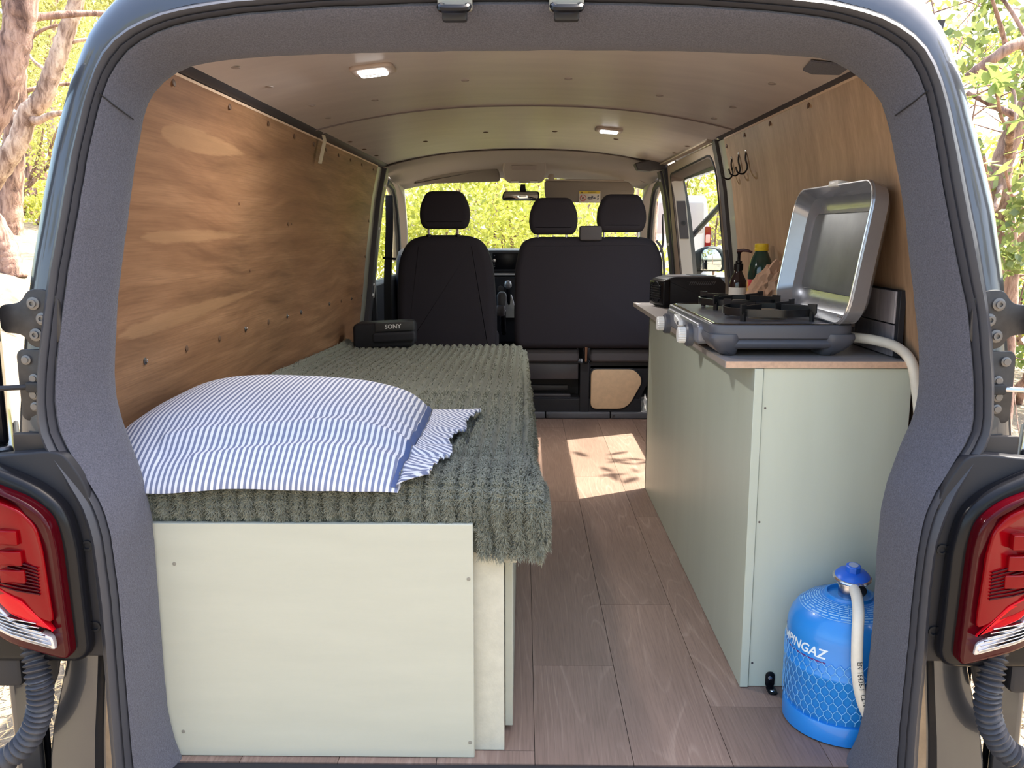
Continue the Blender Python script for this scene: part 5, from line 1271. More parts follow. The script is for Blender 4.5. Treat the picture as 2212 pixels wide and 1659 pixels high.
be = thing('double_passenger_seat', (.32, 4.6, 0), 'black cloth double passenger bench with two headrests', 'seat')
soft_seat(be, 'backrest', rpoly([(-.044,.378),(.700,.378),(.712,.60),(.702,.84),(.66,.925),(.60,.943),(.05,.943),(-.012,.915),(-.042,.80),(-.048,.55)], .05, 5), 4.42, 4.56, .035, MT['seat'])
headrest(be, .026, .272, .954, 1.136, (.072,.215))
headrest(be, .366, .613, .966, 1.152, (.405,.575))
MB().soft(rrect(.280,.392,.925,.998,.010,3), XZ, 4.405, 4.47, .008, 3).build('belt_guide', MT['seat_grey'], be)
MB().tube(spline([(.665,4.43,.925),(.69,4.43,.89),(.705,4.43,.82),(.712,4.43,.72)],6), .006, 8).build('side_piping', MT['grey_plastic'], be)
for x0, x1 in ((-.035,.290),(.345,.690)):
    MB().soft(rrect(x0,x1,.302,.372,.016,4), XZ, 4.47, 5.02, .014, 4).build('seat_cushion', MT['seat_grey'], be)
lv = MB().soft(rpoly([(.306,.298),(.338,.298),(.334,.39),(.322,.405),(.310,.39)], .012, 4), XZ, 4.44, 4.475, .008, 3).build('release_lever', MT['black_gloss'], be)
MB().soft(rpoly([(.317,.31),(.327,.31),(.330,.385),(.322,.398),(.316,.385)], .005, 3), XZ, 4.434, 4.445, .003, 2).build('lever_face', M('bronze_handle', srgb(150,112,92), .3, .7), lv)
bs = MB(); bs.box(-.045,.30,4.62,4.64,.03,.30); bs.box(-.045,.62,4.492,4.53,.034,.104); bs.box(-.045,.30,4.50,4.63,.098,.110); bs.box(.296,.345,4.488,4.64,.034,.297); bs.box(.345,.68,4.50,4.66,.262,.300); bs.box(-.045,.30,4.49,4.64,.292,.303); bs.box(-.045,-.03,4.492,4.64,.03,.30)
bs.build('seat_base', MT['black_plastic'], be, bevel=.003)
MB().soft(rrect(-.03,.288,.208,.293,.006,2), XZ, 4.494, 4.51, .004, 2).build('storage_flap', M('satin_black_flap', srgb(58,55,60), .4), be)
MB().soft(rrect(-.03,.250,.108,.126,.005,2), XZ, 4.515, 4.54, .004, 2).build('storage_lip', M('satin_black_flap', srgb(58,55,60), .4), be)
MB().soft(rrect(-.03,.240,.128,.158,.005,2), XZ, 4.60, 4.615, .004, 2).build('storage_back', M('satin_grey_back', srgb(70,66,70), .4), be)
bp = MB().soft(rpoly([(.345,.034),(.575,.034),(.655,.19),(.655,.285),(.345,.285)], [.02,.03,.02,.01,.01], 4), XZ, 4.50, 4.54, .006, 3).build('base_side', MT['black_plastic'], be)
wp = rpoly([(.353,.052),(.545,.052),(.618,.19),(.612,.225),(.575,.262),(.353,.262)], [.035,.055,.02,.02,.03,.035], 6)
MB().soft([(a + (.006 if a > .45 else -.006), b + (.006 if b > .15 else -.006)) for a, b in wp], XZ, 4.490, 4.51, .004, 3).build('insert_seal', MT['rubber_dark'], be)
MB().soft(wp, XZ, 4.482, 4.50, .004, 3).build('plywood_insert', MT['plywood_insert'], be)
# white bag behind the base, right
crumple('plastic_bag', (.655, 4.62, .72), (.035,.05,.05), M('white_bag', srgb(228,226,220), .5), 'x', 'bag', 2.2, 3, .4).location.z = .002
bpy.context.view_layer.update()
for o in list(COL.objects):
    if o.name.startswith('plastic_bag'):
        o['label'] = 'small white plastic bag on the floor right of the seat base'
        me = o.data
        zz = [v.co.z for v in me.vertices]; z0 = min(zz)
        for v in me.vertices: v.co.z = (v.co.z - z0)*1.6
        o.location.z = .002

# driver's seat belt hanging beside the left pillar
mb = MB(); P = spline([(-.716,4.72,1.16),(-.715,4.70,1.0),(-.722,4.69,.85),(-.730,4.69,.70),(-.735,4.70,.45)], 6)
mb.rings([[p+Vector((-.020,0,0)), p+Vector((.022,-.006,0)), p+Vector((.022,-.003,0)), p+Vector((-.020,.003,0))] for p in P], True, True, True)
bt = mb.build('seat_belt', MT['rubber_dark'], label='black seat belt hanging beside the driver seat', cat='seat belt')
MB().tube([(-.75,4.68,.832),(-.68,4.67,.826)], .006, 8).build('belt_clip', MT['black_gloss'], bt)
mb = MB(); P = spline([(.742,4.72,1.06),(.738,4.71,1.02),(.745,4.72,.92),(.735,4.73,.86)], 6)
mb.tube(P, .006, 6).build('seat_belt', MT['seat_grey'], label='grey seat belt loop beside the passenger bench', cat='seat belt')

# ------------------------------------------------------------ cab: headliner, console, visors, mirror
def cab_sec(y, half, edge, crown, n=30, pw=2.6):
    return [(x, y, edge + (crown-edge)*(1-(abs(x)/half)**pw)) for x in np.linspace(-half, half, n)]
secs = [cab_sec(4.455,.700,1.286,1.368), cab_sec(4.62,.715,1.272,1.366), cab_sec(4.95,.735,1.255,1.366), cab_sec(5.25,.745,1.245,1.355), cab_sec(5.45,.75,1.235,1.325), cab_sec(5.52,.75,1.225,1.295)]
mb = MB(); mb.grid(secs); mb.grid([[(x,y,z+.02) for x,y,z in s_] for s_ in secs]); mb.grid([secs[-1], [(x,y,z+.02) for x,y,z in secs[-1]]])
mb.build('trim_21', MT['headliner'], kind='structure', label='beige cab headliner above the front seats', cat='headliner')
MB().tube([(x, 4.452, z-.002) for x, y, z in cab_sec(4.452,.70,1.286,1.370)], .003, 6).build('trim_22', M('headliner_edge_dark', srgb(110,100,96), .6), kind='structure', label='dark edge line between ceiling board and cab headliner', cat='trim')
oc = thing('overhead_console', (0,5.25,1.27), 'beige overhead console with two reading lamps above the mirror', 'console')
mb = MB(); mb.rings([[(-.115,5.12,1.365),(.125,5.12,1.365),(.125,5.14,1.372),(-.115,5.14,1.372)], [(-.122,5.20,1.318),(.132,5.20,1.318),(.132,5.30,1.35),(-.122,5.30,1.35)], [(-.112,5.30,1.272),(.122,5.30,1.272),(.122,5.45,1.30),(-.112,5.45,1.30)], [(-.09,5.36,1.258),(.10,5.36,1.258),(.10,5.47,1.28),(-.09,5.47,1.28)]], True, True, True)
mb.build('console_shell', MT['headliner'], oc, bevel=.012, seg=3)
MB().add([(-.068,5.185,1.3225),(.074,5.185,1.3225),(.074,5.148,1.345),(-.068,5.148,1.345)], [(0,1,2,3)]).build('console_lid', M('console_lid_beige', srgb(166,152,142), .7), oc)
for x in (-.055,.062):
    MB().soft(rrect(x-.024,x+.024,1.258,1.268,.004,3), XZ, 5.305, 5.34, .003, 2).build('reading_lamp', M('reading_lamp_lens', srgb(245,240,232), .3), oc)
mi = thing('rear_view_mirror', (-.016,5.30,1.15), 'black interior rear-view mirror hanging below the console', 'mirror')
MB().soft(rpoly([(-.130,1.168),(-.122,1.152),(.085,1.152),(.096,1.168),(.092,1.207),(-.120,1.207)], .014, 4), XZ, 5.30, 5.33, .008, 3).build('mirror_housing', MT['black_gloss'], mi)
MB().soft(rpoly([(-.121,1.168),(-.115,1.157),(.078,1.157),(.087,1.168),(.083,1.202),(-.113,1.202)], .010, 4), XZ, 5.297, 5.301, .001, 2).build('mirror_glass', MT['mirror'], mi)
MB().rings([[(-.026,5.315,1.20),(.016,5.315,1.20),(.016,5.335,1.20),(-.026,5.335,1.20)], [(-.018,5.34,1.25),(.008,5.34,1.25),(.008,5.36,1.25),(-.018,5.36,1.25)]], True, True, True).build('mirror_stem', MT['black_plastic'], mi)
vl = thing('sun_visor', (-.40,5.38,1.25), 'beige driver sun visor folded up on the left', 'sun visor', 'beige sun visors')
f = lambda a, b, d: (a, d - .35*(b-1.25), b)
MB().soft(rpoly([(-.672,1.252),(-.14,1.268),(-.148,1.335),(-.19,1.352),(-.33,1.345),(-.62,1.300)], [.02,.02,.03,.03,.1,.04], 5), f, 5.37, 5.39, .009, 3).build('visor_board', M('visor_grey_beige', srgb(142,134,126), .8), vl)
MB().tube([(-.66,5.355,1.305),(-.60,5.345,1.315)], .006, 8).build('visor_pivot', MT['headliner'], vl)
vr = thing('sun_visor', (.40,5.38,1.14), 'beige passenger sun visor folded down with warning label', 'sun visor', 'beige sun visors')
MB().soft(rpoly([(.122,1.272),(.130,1.148),(.60,1.138),(.665,1.185),(.672,1.225),(.63,1.268)], [.02,.05,.03,.04,.03,.02], 5), XZ, 5.37, 5.39, .009, 3).build('visor_board', M('visor_grey_beige', srgb(142,134,126), .8), vr)
MB().tube([(.13,5.375,1.277),(.60,5.375,1.272)], .006, 8).build('visor_rod', MT['headliner'], vr)
MB().lathe([(.020,0),(.020,.012),(.010,.014)], (.165,5.37,1.292), (0,-1,0), 16).build('visor_clip', MT['headliner'], vr)
lb = MB().soft(rrect(.333,.462,1.142,1.212,.003,2), XZ, 5.366, 5.3705, .0008, 2).build('warning_label', M('label_paper', srgb(232,226,216), .5), vr)
box(.335,.460,5.3650,5.3660,1.196,1.2105).build('label_band', M('label_yellow', srgb(236,206,70), .5), lb)
MB().add([(.345,5.3645,1.198),(.356,5.3645,1.198),(.3505,5.3645,1.208)], [(0,1,2)]).build('label_sign', MT['rubber_dark'], lb)
text_mesh('WARNING', .0105, lambda a, b: (.412+a, 5.3645, 1.2035+b)).build('lettering', MT['rubber_dark'], lb, fixn=False)
MB().lathe([(.0165,0),(.0195,0)], (.358,5.3648,1.170), (0,-1,0), 28, False).build('label_ring', M('label_red', srgb(200,40,40), .5), lb)
MB().obox((.358,5.3646,1.170), (.012,0,-.012), (.0012,0,.0012), (0,.0002,0)).build('label_bar', M('label_red', srgb(200,40,40), .5), lb)
MB().prism([(.350,1.163),(.362,1.163),(.360,1.171),(.366,1.178),(.356,1.176)], XZ, 5.3649, 5.3652).build('label_figure', MT['rubber_dark'], lb)
for x, z, w, h in ((.395,1.172,.012,.006),(.412,1.176,.008,.010),(.426,1.170,.010,.005),(.448,1.182,.006,.006),(.448,1.166,.005,.008),(.400,1.160,.018,.002)):
    MB().prism([(x-w,z-h),(x+w*.6,z-h*.7),(x+w,z+h*.3),(x-w*.3,z+h)], XZ, 5.3649, 5.3652).build('label_figure', MT['steel_dark'], lb)
gh = thing('grab_handle', (.69,5.15,1.27), 'beige grab handle above the passenger side window', 'handle')
MB().tube(spline([(.655,5.08,1.330),(.655,5.09,1.305),(.668,5.16,1.290),(.684,5.24,1.278),(.70,5.26,1.268),(.715,5.25,1.262)],5), [.011]*26, 10).build('grip', M('handle_beige', srgb(150,138,130), .6), gh)
MB().soft(rrect(.64,.672,1.318,1.345,.006,3), XZ, 5.075, 5.10, .004, 2).build('handle_mount', MT['headliner'], gh)

# windscreen pillars, screen, dashboard
def a_pillar(side, nm, lbl):
    k = side
    R = []
    for y, x, w, z in ((4.98,.775,.10,1.285),(5.25,.755,.06,1.275),(5.50,.752,.065,1.20),(5.85,.785,.075,1.0),(6.20,.835,.085,.80)):
        R.append([(k*(x-.018), y, z-.03),(k*(x-.012), y+.03, z+.03),(k*(x+w), y, z+.04),(k*(x+w), y-.05, z-.04)])
    return MB().rings(R, True, True, True).build(nm, MT['pillar_beige'], kind='structure', label=lbl, cat='pillar', bevel=.01, seg=3)
a_pillar(-1, 'trim_23', 'beige windscreen pillar on the driver side'); a_pillar(1, 'trim_24', 'beige windscreen pillar on the passenger side')
for k, nm in ((-1,'trim_25'),(1,'trim_26')):
    # door window surround: dark rubber arch in front of the pillar cover
    P = spline([(k*.795,5.62,.70),(k*.782,5.48,.95),(k*.768,5.30,1.12),(k*.755,5.12,1.205),(k*.748,4.98,1.225),(k*.742,4.80,1.235)], 6)
    mb = MB(); mb.tube(P, .018, 8)
    mb.build(nm, MT['rubber_dark'], kind='structure', label='black door window seal on the %s side of the cab' % ('driver' if k < 0 else 'passenger'), cat='seal')
    box(*sorted((k*.79, k*.86)), 4.68, 6.15, -.02, .70).build('door_2' if k < 0 else 'door_3', MT['black_plastic'], kind='structure', label='dark lower door lining beside the %s' % ('driver seat' if k < 0 else 'passenger bench'), cat='door', bevel=.02)
mb = MB()
def ws(u, t): # u across -1..1, t bottom..top
    y = lerp(6.28, 5.50, t) - .10*u*u*(1-.3*t); x = u*lerp(.86,.745,t); z = lerp(.80,1.275,t)
    return (x, y, z)
g1 = [[ws(u, t) for u in np.linspace(-1,1,16)] for t in np.linspace(0,1,8)]
g2 = [[(x, y+.004, z+.003) for x, y, z in r] for r in g1]
mb.grid(g1); mb.grid(g2); mb.grid([g1[0], g2[0]]); mb.grid([g1[-1], g2[-1]])
mb.build('window_1', MT['glass'], kind='structure', label='windscreen in front of the dashboard', cat='window', fixn=True)
# side windows of the front doors
for k, nm in ((-1,'window_2'),):
    MB().prism([(4.70,.70),(5.95,.70),(5.50,1.02),(5.15,1.21),(4.74,1.235)], lambda a, b, d: (k*(d - .10*(b-.7)), a, b), .845, .849).build(nm, MT['glass'], kind='structure', label='driver door window on the left', cat='window', smooth=0)

db = thing('dashboard', (0,5.6,.1), 'black dashboard with centre screen between the seats', 'dashboard')
prof = [(5.42,.30),(5.36,.62),(5.33,.74),(5.36,.80),(5.44,.855),(5.56,.868),(5.80,.85),(6.22,.80),(6.25,.30)]
MB().soft(rpoly(prof, .03, 3), lambda a, b, d: (d, a, b), -.78, .78, .02, 3).build('dash_body', MT['black_plastic'], db)
MB().soft(rrect(-.235,.02,.735,.860,.010,3), XZ, 5.322, 5.40, .006, 2).build('centre_panel', M('dash_grey', srgb(62,64,70), .45), db)
sc = MB().soft(rrect(-.188,.0,.745,.845,.006,3), XZ, 5.316, 5.33, .003, 2).build('centre_screen', MT['black_gloss'], db)
for z, rr_ in ((.798,.011),(.828,.004),(.775,.004),(.762,.004)):
    MB().lathe([(rr_,0),(rr_,.006),(rr_*.6,.007)], (-.176,5.316,z), (0,-1,0), 16).build('button', MT['steel'] if rr_ > .01 else MT['grey_plastic'], sc)
box(-.25,.03,5.318,5.34,.708,.722).build('silver_trim', M('silver_trim', srgb(190,190,195), .3, .5), db, bevel=.003)
cs = MB().soft(rpoly([(-.225,.30),(.0,.30),(.01,.70),(-.235,.70)], .02, 3), XZ, 5.28, 5.40, .012, 3).build('centre_stack', MT['black_plastic'], db)
MB().lathe([(.020,0),(.020,.012),(.013,.013),(.013,.004)], (-.138,5.28,.628), (0,-1,0), 24).build('control_dial', MT['steel_dark'], cs)
MB().tube([(-.085,5.22,.52),(-.092,5.20,.64)], .012, 10).build('gear_lever', MT['black_gloss'], cs)
MB().lathe([(.010,0),(.022,.012),(.024,.030),(.018,.046),(.006,.050)], (-.092,5.20,.635), (0,-.1,1), 20).build('gear_knob', M('gear_knob', srgb(150,150,155), .2, .4), cs)
MB().rings([[(-.135,5.20,.46),(-.03,5.20,.46),(-.03,5.30,.46),(-.135,5.30,.46)], [(-.10,5.21,.60),(-.07,5.21,.60),(-.07,5.24,.60),(-.10,5.24,.60)]], True, True, True).build('gear_gaiter', M('silver_gaiter', srgb(150,148,150), .3, .5), cs, bevel=.004)
# hand brake between the seats
hb = thing('hand_brake', (-.115,4.75,.3), 'dark hand brake lever between driver seat and bench', 'hand brake')
MB().tube([(-.112,4.95,.40),(-.114,4.80,.52),(-.116,4.72,.585)], [.016,.018,.022], 12).build('brake_lever', MT['black_gloss'], hb)
MB().soft(rpoly([(-.140,.545),(-.094,.545),(-.090,.632),(-.100,.650),(-.132,.650),(-.144,.632)], .012, 4), XZ, 4.690, 4.725, .010, 3).build('brake_grip', MT['grey_plastic'], hb)
MB().soft(rrect(-.139,-.095,.540,.556,.005,3), XZ, 4.684, 4.70, .004, 2).build('brake_button', M('brake_silver', srgb(185,188,195), .3, .4), hb)
box(-.85,.85,6.29,6.33,-.10,.81).build('wall_front', MT['black_plastic'], kind='structure', label='dark bulkhead below the windscreen', cat='wall')
# cab floor between seats
box(-.80,.80,4.56,6.2,-.03,.02).build('floor_cab', MT['rubber_dark'], kind='structure', label='dark rubber cab floor under the seats', cat='floor')

# passenger front door standing open outside the sliding door window, with mirror
dr = thing('front_door', (1.05,5.45,-.2), 'open front passenger door with dark window frame outside the window', 'door')
def DP(u, w, z):  # u along the opened door from its hinge, w thickness
    return (1.00 + .77*u + .64*w, 5.49 - .64*u + .77*w, z)
def dslab(u0,u1,w0,w1,z0,z1,name,mat):
    m_ = MB(); m_.add([DP(u0,w0,z0),DP(u1,w0,z0),DP(u1,w1,z0),DP(u0,w1,z0),DP(u0,w0,z1),DP(u1,w0,z1),DP(u1,w1,z1),DP(u0,w1,z1)], [(3,2,1,0),(4,5,6,7),(0,1,5,4),(1,2,6,5),(2,3,7,6),(3,0,4,7)])
    return m_.build(name, mat, dr, bevel=.008)
dslab(-.08,.85,0,.07,-.35,.66,'door_panel',MT['grey_plastic']); dslab(-.08,.85,-.01,.06,.66,.70,'window_sill',M('grey_sill', srgb(120,120,126), .4)); dslab(0,.7,-.04,0,.40,.50,'door_armrest',MT['seat_grey'])
MB().tube([DP(.0,.03,.70),DP(.02,.03,.93),DP(.29,.03,1.20),DP(.42,.03,1.26),DP(.84,.03,1.28)], .017, 8).build('window_frame', MT['rail_dark'], dr)
MB().tube([DP(.84,.03,1.28),DP(.84,.03,.68)], .017, 8).build('window_frame', MT['rail_dark'], dr)
wm = thing('wing_mirror', (1.10,5.30,.73), 'dark wing mirror with round-cornered glass outside the right window', 'wing mirror')
mh = lambda a, b, d: (a + .25*(d-5.25), d + .0*(a-1.1), b)
MB().soft(rpoly([(.985,.76),(1.02,.735),(1.19,.735),(1.205,.76),(1.200,.83),(1.165,.880),(1.08,.888),(1.00,.845)], [.03,.02,.02,.02,.04,.05,.05,.04], 5), mh, 5.25, 5.36, .025, 4).build('mirror_shell', M('mirror_shell_dark', srgb(22,30,32), .5, spec=.2), wm)
MB().soft(rpoly([(1.055,.742),(1.175,.742),(1.183,.76),(1.178,.825),(1.15,.866),(1.085,.872),(1.058,.85)], [.01,.01,.02,.03,.04,.03,.02], 5), mh, 5.243, 5.254, .003, 2).build('mirror_glass', MT['mirror'], wm)
MB().tube([(1.06,5.33,.745),(1.04,5.40,.70)], .03, 10).build('mirror_arm', M('grey_sill2', srgb(120,120,126), .4), wm)
# ------------------------------------------------------------ outdoors
def bank(x, y):
    h = interp(x, [-80,-12,-7,-4.1,-2.6,-1.9,8,25,80], [1.7,1.35,1.14,.66,-.45,-.60,-.60,-.1,1.0])
    k = min(1, max(0, (y-2.2)/2.6)) if x < -1.9 else 1
    return lerp(-.60, h, k) + .05*vnoise(x, y, .5, 3)
def ground_mat():
    m = Mat('dry_forest_floor')
    p = m.coords('Position')
    f = m.noise(p, 1.6, 5, .65); f2 = m.noise(p, 28, 4, .7)
    c = m.ramp(f, [(.3, srgb(118,104,92)), (.5, srgb(138,126,108)), (.7, srgb(148,140,118))])
    c = m.mix(m.ramp(f2, [(.4,(0,0,0,1)),(.7,(.6,.6,.6,1))]), c, srgb(116,96,80))
    m.link(c, m.p.inputs['Base Color']); m.p.inputs['Roughness'].default_value = .95
    m.bump(f2, .8, .03)
    return m.m
gx = np.concatenate([np.linspace(-70,-14,12), np.linspace(-13,9,60), np.linspace(12,70,12)])
gy = np.concatenate([np.linspace(-45,-4,10), np.linspace(-3,26,60), np.linspace(30,90,10)])
MB().grid([[(x, y, bank(x, y)) for x in gx] for y in gy]).build('floor_ground', ground_mat(), kind='structure', label='dry sunlit forest floor of needles and grass around the van', cat='ground')
# straw and needles near the van corners
sw = MB(); n_ = 0
for _ in range(5200):
    x = NR.choice([-1, 1])*NR.uniform(.95, 2.4); y = NR.uniform(1.2, 4.2); z = bank(x, y)+.012
    a = NR.uniform(0, math.pi); L = NR.uniform(.02,.07); w = .0022
    d = np.array([math.cos(a)*L, math.sin(a)*L, NR.uniform(-.01,.012)]); s_ = np.array([-math.sin(a)*w, math.cos(a)*w, 0]); c = np.array([x,y,z])
    sw.v += [tuple(c-d-s_), tuple(c-d+s_), tuple(c+d+s_), tuple(c+d-s_)]; sw.f.append((n_*4,n_*4+1,n_*4+2,n_*4+3)); n_ += 1
sw.build('pine_straw', M('pine_straw', srgb(206,176,128), .9, var=(30,.3)), label='loose dry pine straw lying on the ground beside the van', cat='straw', kind='stuff', smooth=0, fixn=False)

def bark_mat(name, a, b, c):
    m = Mat(name)
    f = m.noise(m.coords('Object', (1,1,.28)), 11, 5, .65, .6)
    f2 = m.noise(m.coords('Object', (1,1,.35)), 34, 4, .65)
    col = m.ramp(f, [(.36, a), (.48, b), (.64, c)])
    col = m.mix(m.ramp(f2, [(.5,(0,0,0,1)),(.7,(.6,.6,.6,1))]), col, a)
    m.link(col, m.p.inputs['Base Color']); m.p.inputs['Roughness'].default_value = .9
    m.bump(f, .9, .03)
    return m.m
MT['bark'] = bark_mat('pine_bark', srgb(84,62,56), srgb(150,118,104), srgb(186,154,138))
MT['bark_pale'] = bark_mat('pale_pine_bark', srgb(120,94,80), srgb(188,160,142), srgb(220,196,176))
def leaf_mat(name, a, b, tr=.5):
    m = Mat(name); m.n.remove(m.p); out = m.n['Material Output']
    oi = m.node('ShaderNodeNewGeometry')
    col = m.ramp(oi.outputs['Random Per Island'], [(.0, a), (1.0, b)])
    d = m.node('ShaderNodeBsdfDiffuse'); t = m.node('ShaderNodeBsdfTranslucent'); g = m.node('ShaderNodeBsdfGlossy')
    g.inputs['Roughness'].default_value = .35
    for q in (d, t): m.link(col, q.inputs[0])
    x = m.node('ShaderNodeMixShader'); x.inputs[0].default_value = tr
    m.link(d.outputs[0], x.inputs[1]); m.link(t.outputs[0], x.inputs[2])
    y = m.node('ShaderNodeMixShader'); y.inputs[0].default_value = .05
    m.link(x.outputs[0], y.inputs[1]); m.link(g.outputs[0], y.inputs[2]); m.link(y.outputs[0], out.inputs[0])
    return m.m
MT['leaf_yellow'] = leaf_mat('sunny_leaves', srgb(160,166,70), srgb(226,224,116), .55)
MT['leaf_pine'] = leaf_mat('pine_needles', srgb(150,150,84), srgb(206,204,124), .55)
MT['leaf_green'] = leaf_mat('broad_green_leaves', srgb(98,124,66), srgb(150,168,92), .5)
MT['leaf_ivy'] = leaf_mat('dark_ivy_leaves', srgb(104,122,66), srgb(160,168,100), .5)

def leaves(centres, radii, n, L, Wd, seed, shape='quad', flat=0.0):
    g = np.random.default_rng(seed)
    C = np.array(centres, float); R = np.array(radii, float)
    k = g.integers(0, len(C), n)
    p = g.normal(size=(n,3)); p /= np.linalg.norm(p, axis=1, keepdims=True)
    rad = g.random(n)**.45
    P = C[k] + p*R[k]*rad[:,None]
    d = g.normal(size=(n,3)); d[:,2] *= (1-flat); d /= np.linalg.norm(d, axis=1, keepdims=True)
    s = np.cross(d, g.normal(size=(n,3))); s /= np.linalg.norm(s, axis=1, keepdims=True)
    l = L*g.uniform(.6,1.3,n)[:,None]; w = Wd*g.uniform(.6,1.2,n)[:,None]
    V = np.stack([P-d*l*.5, P+s*w*.5, P+d*l*.5, P-s*w*.5], 1).reshape(-1,3)
    mb = MB(); mb.v = [tuple(q) for q in V]; mb.f = [(4*i,4*i+1,4*i+2,4*i+3) for i in range(n)]
    return mb
def blobs(c, r, n, seed, flat=.7):
    q = random.Random(seed); out = []; rad = []
    for _ in range(n):
        a = q.uniform(0, 2*math.pi); u = q.uniform(-1,1); k = q.random()**.4
        out.append((c[0]+r[0]*k*math.cos(a)*math.sqrt(1-u*u), c[1]+r[1]*k*math.sin(a)*math.sqrt(1-u*u), c[2]+r[2]*k*u))
        s = q.uniform(.18,.36)
        rad.append((r[0]*s, r[1]*s, r[2]*s*flat))
    return out, rad

# pines on the left bank
def limb(pts, r0, r1, n=6): 
    P = spline(pts, n); m = len(P)
    return P, [lerp(r0, r1, i/(m-1))*(1+.06*math.sin(i*2.3)) for i in range(m)]
def tree(name, label, base, trunk, r0, r1, branches, crown, nleaf, L, Wd, leafm, barkm, seed, group=None, cn=16, flat=.6):
    root = thing(name, base, label, 'tree', group)
    P, R = limb(trunk, r0, r1)
    MB().tube(P, R, 12).build('trunk', barkm, root, smooth=180)
    for b, ra, rb in branches:
        P, R = limb(b, ra, rb); MB().tube(P, R, 8).build('branch', barkm, root, smooth=180)
    if crown:
        cs_, rs_ = [], []
        for i, (c, r) in enumerate(crown):
            a_, b_ = blobs(c, r, cn, seed+i, flat); cs_ += a_; rs_ += b_
        leaves(cs_, rs_, nleaf, L, Wd, seed).build('crown', leafm, root, kind='stuff', smooth=0, fixn=False)
    return root
tree('pine_tree', 'thick leaning pine trunk at the upper left edge', (-4.1,6.0,.55), [(-4.3,6.0,.4),(-3.95,6.0,1.0),(-3.718,6.0,1.495),(-3.53,6.0,1.795),(-3.41,6.0,2.06),(-3.326,6.0,2.292),(-3.255,6.0,2.55),(-3.1,6.2,3.6),(-3.2,6.4,5.5)], .115, .085,
     [([(-3.33,6.0,2.35),(-2.9,6.3,2.45),(-2.5,6.6,2.42)],.03,.01)], [((-3.0,6.6,6.5),(2.0,2.0,1.2))], 2500, .16, .03, MT['leaf_pine'], MT['bark'], 11)
tree('pine_tree', 'forked pale pine with sunlit limbs at the left edge', (-5.3,8.0,.7), [(-5.5,8.0,.6),(-5.15,8.0,1.0),(-4.912,8.0,1.306),(-4.672,8.0,1.591),(-4.518,8.0,1.793),(-4.422,8.0,2.012),(-4.286,8.0,2.131),(-4.176,8.0,2.347),(-4.084,8.0,2.541),(-3.982,8.0,2.773),(-3.904,8.0,2.964),(-3.80,8.0,3.5),(-3.6,8.2,5.0)], .105, .06,
     [([(-4.428,8.0,1.97),(-4.304,7.95,1.944),(-4.15,7.9,1.99),(-3.9,7.9,2.02)],.045,.02), ([(-4.45,8,1.95),(-4.62,8.05,2.08),(-4.66,8.1,2.25),(-4.60,8.1,2.4)],.03,.012), ([(-4.18,8,2.35),(-4.4,8.1,2.5),(-4.55,8.2,2.75)],.018,.008), ([(-4.05,8,2.6),(-3.8,8.1,2.66),(-3.5,8.3,2.6)],.02,.008)],
     [((-3.6,8.4,6.0),(2.2,2,1.2))], 2500, .16, .03, MT['leaf_pine'], MT['bark_pale'], 12)
tree('pine_tree', 'straight reddish pine trunk behind the forked pine', (-5.84,10.0,1.0), [(-5.86,10,.9),(-5.836,10,1.16),(-5.772,10,1.596),(-5.70,10,2.0),(-5.62,10,2.6),(-5.6,10,3.2),(-5.5,10,5.5)], .14, .09,
     [([(-5.62,10,2.5),(-5.2,10.2,2.62),(-4.8,10.3,2.6)],.03,.01), ([(-5.6,10,2.9),(-5.2,9.8,3.1),(-4.8,9.8,3.2)],.03,.01)], [((-5.2,10,6.4),(2.2,2.2,1.3))], 2500, .16, .03, MT['leaf_pine'], MT['bark'], 13)
tree('pine_tree', 'dark pine trunk foot low at the left edge', (-4.15,7.0,.68), [(-4.10,7.0,.60),(-4.129,7,.736),(-4.153,7,.864),(-4.25,7,1.083),(-4.5,7,1.5),(-4.9,7,2.4),(-5.2,7,4)], .10, .07, [], [((-5.2,7,5.2),(1.5,1.5,1.0))], 1200, .16, .03, MT['leaf_pine'], MT['bark'], 14)
# distant straight pines, left sector
q = random.Random(21)
far_lbl = 'distant slim pine in the wood on the left'
k_ = 0
ORD = ('first','second','third','fourth','fifth','sixth','seventh','eighth','ninth','tenth','eleventh','twelfth')
for px in np.linspace(-10, 215, 12):
    yy = q.uniform(17, 34); xx = (px-1131)/1880*yy; zz = bank(xx, yy)
    r0 = q.uniform(.09,.15)
    tree('pine_tree', 'distant slim pine in the left wood, %s from the left edge' % ORD[k_], (xx,yy,zz), [(xx,yy,zz-.2),(xx+q.uniform(-.2,.2),yy,zz+2.5),(xx+q.uniform(-.5,.5),yy,zz+7)], r0, r0*.6,
         [([(xx,yy,zz+3+q.random()*2),(xx+q.uniform(-1.4,1.4),yy,zz+4.5+q.random())],.035,.012)], [((xx,yy,zz+5.5+q.random()*2),(2.4,2.0,2.2))], 1500, .26, .09, MT['leaf_pine'], MT['bark_pale'] if q.random() < .5 else MT['bark'], 100+k_, 'distant pines on the left', 12)
    k_ += 1
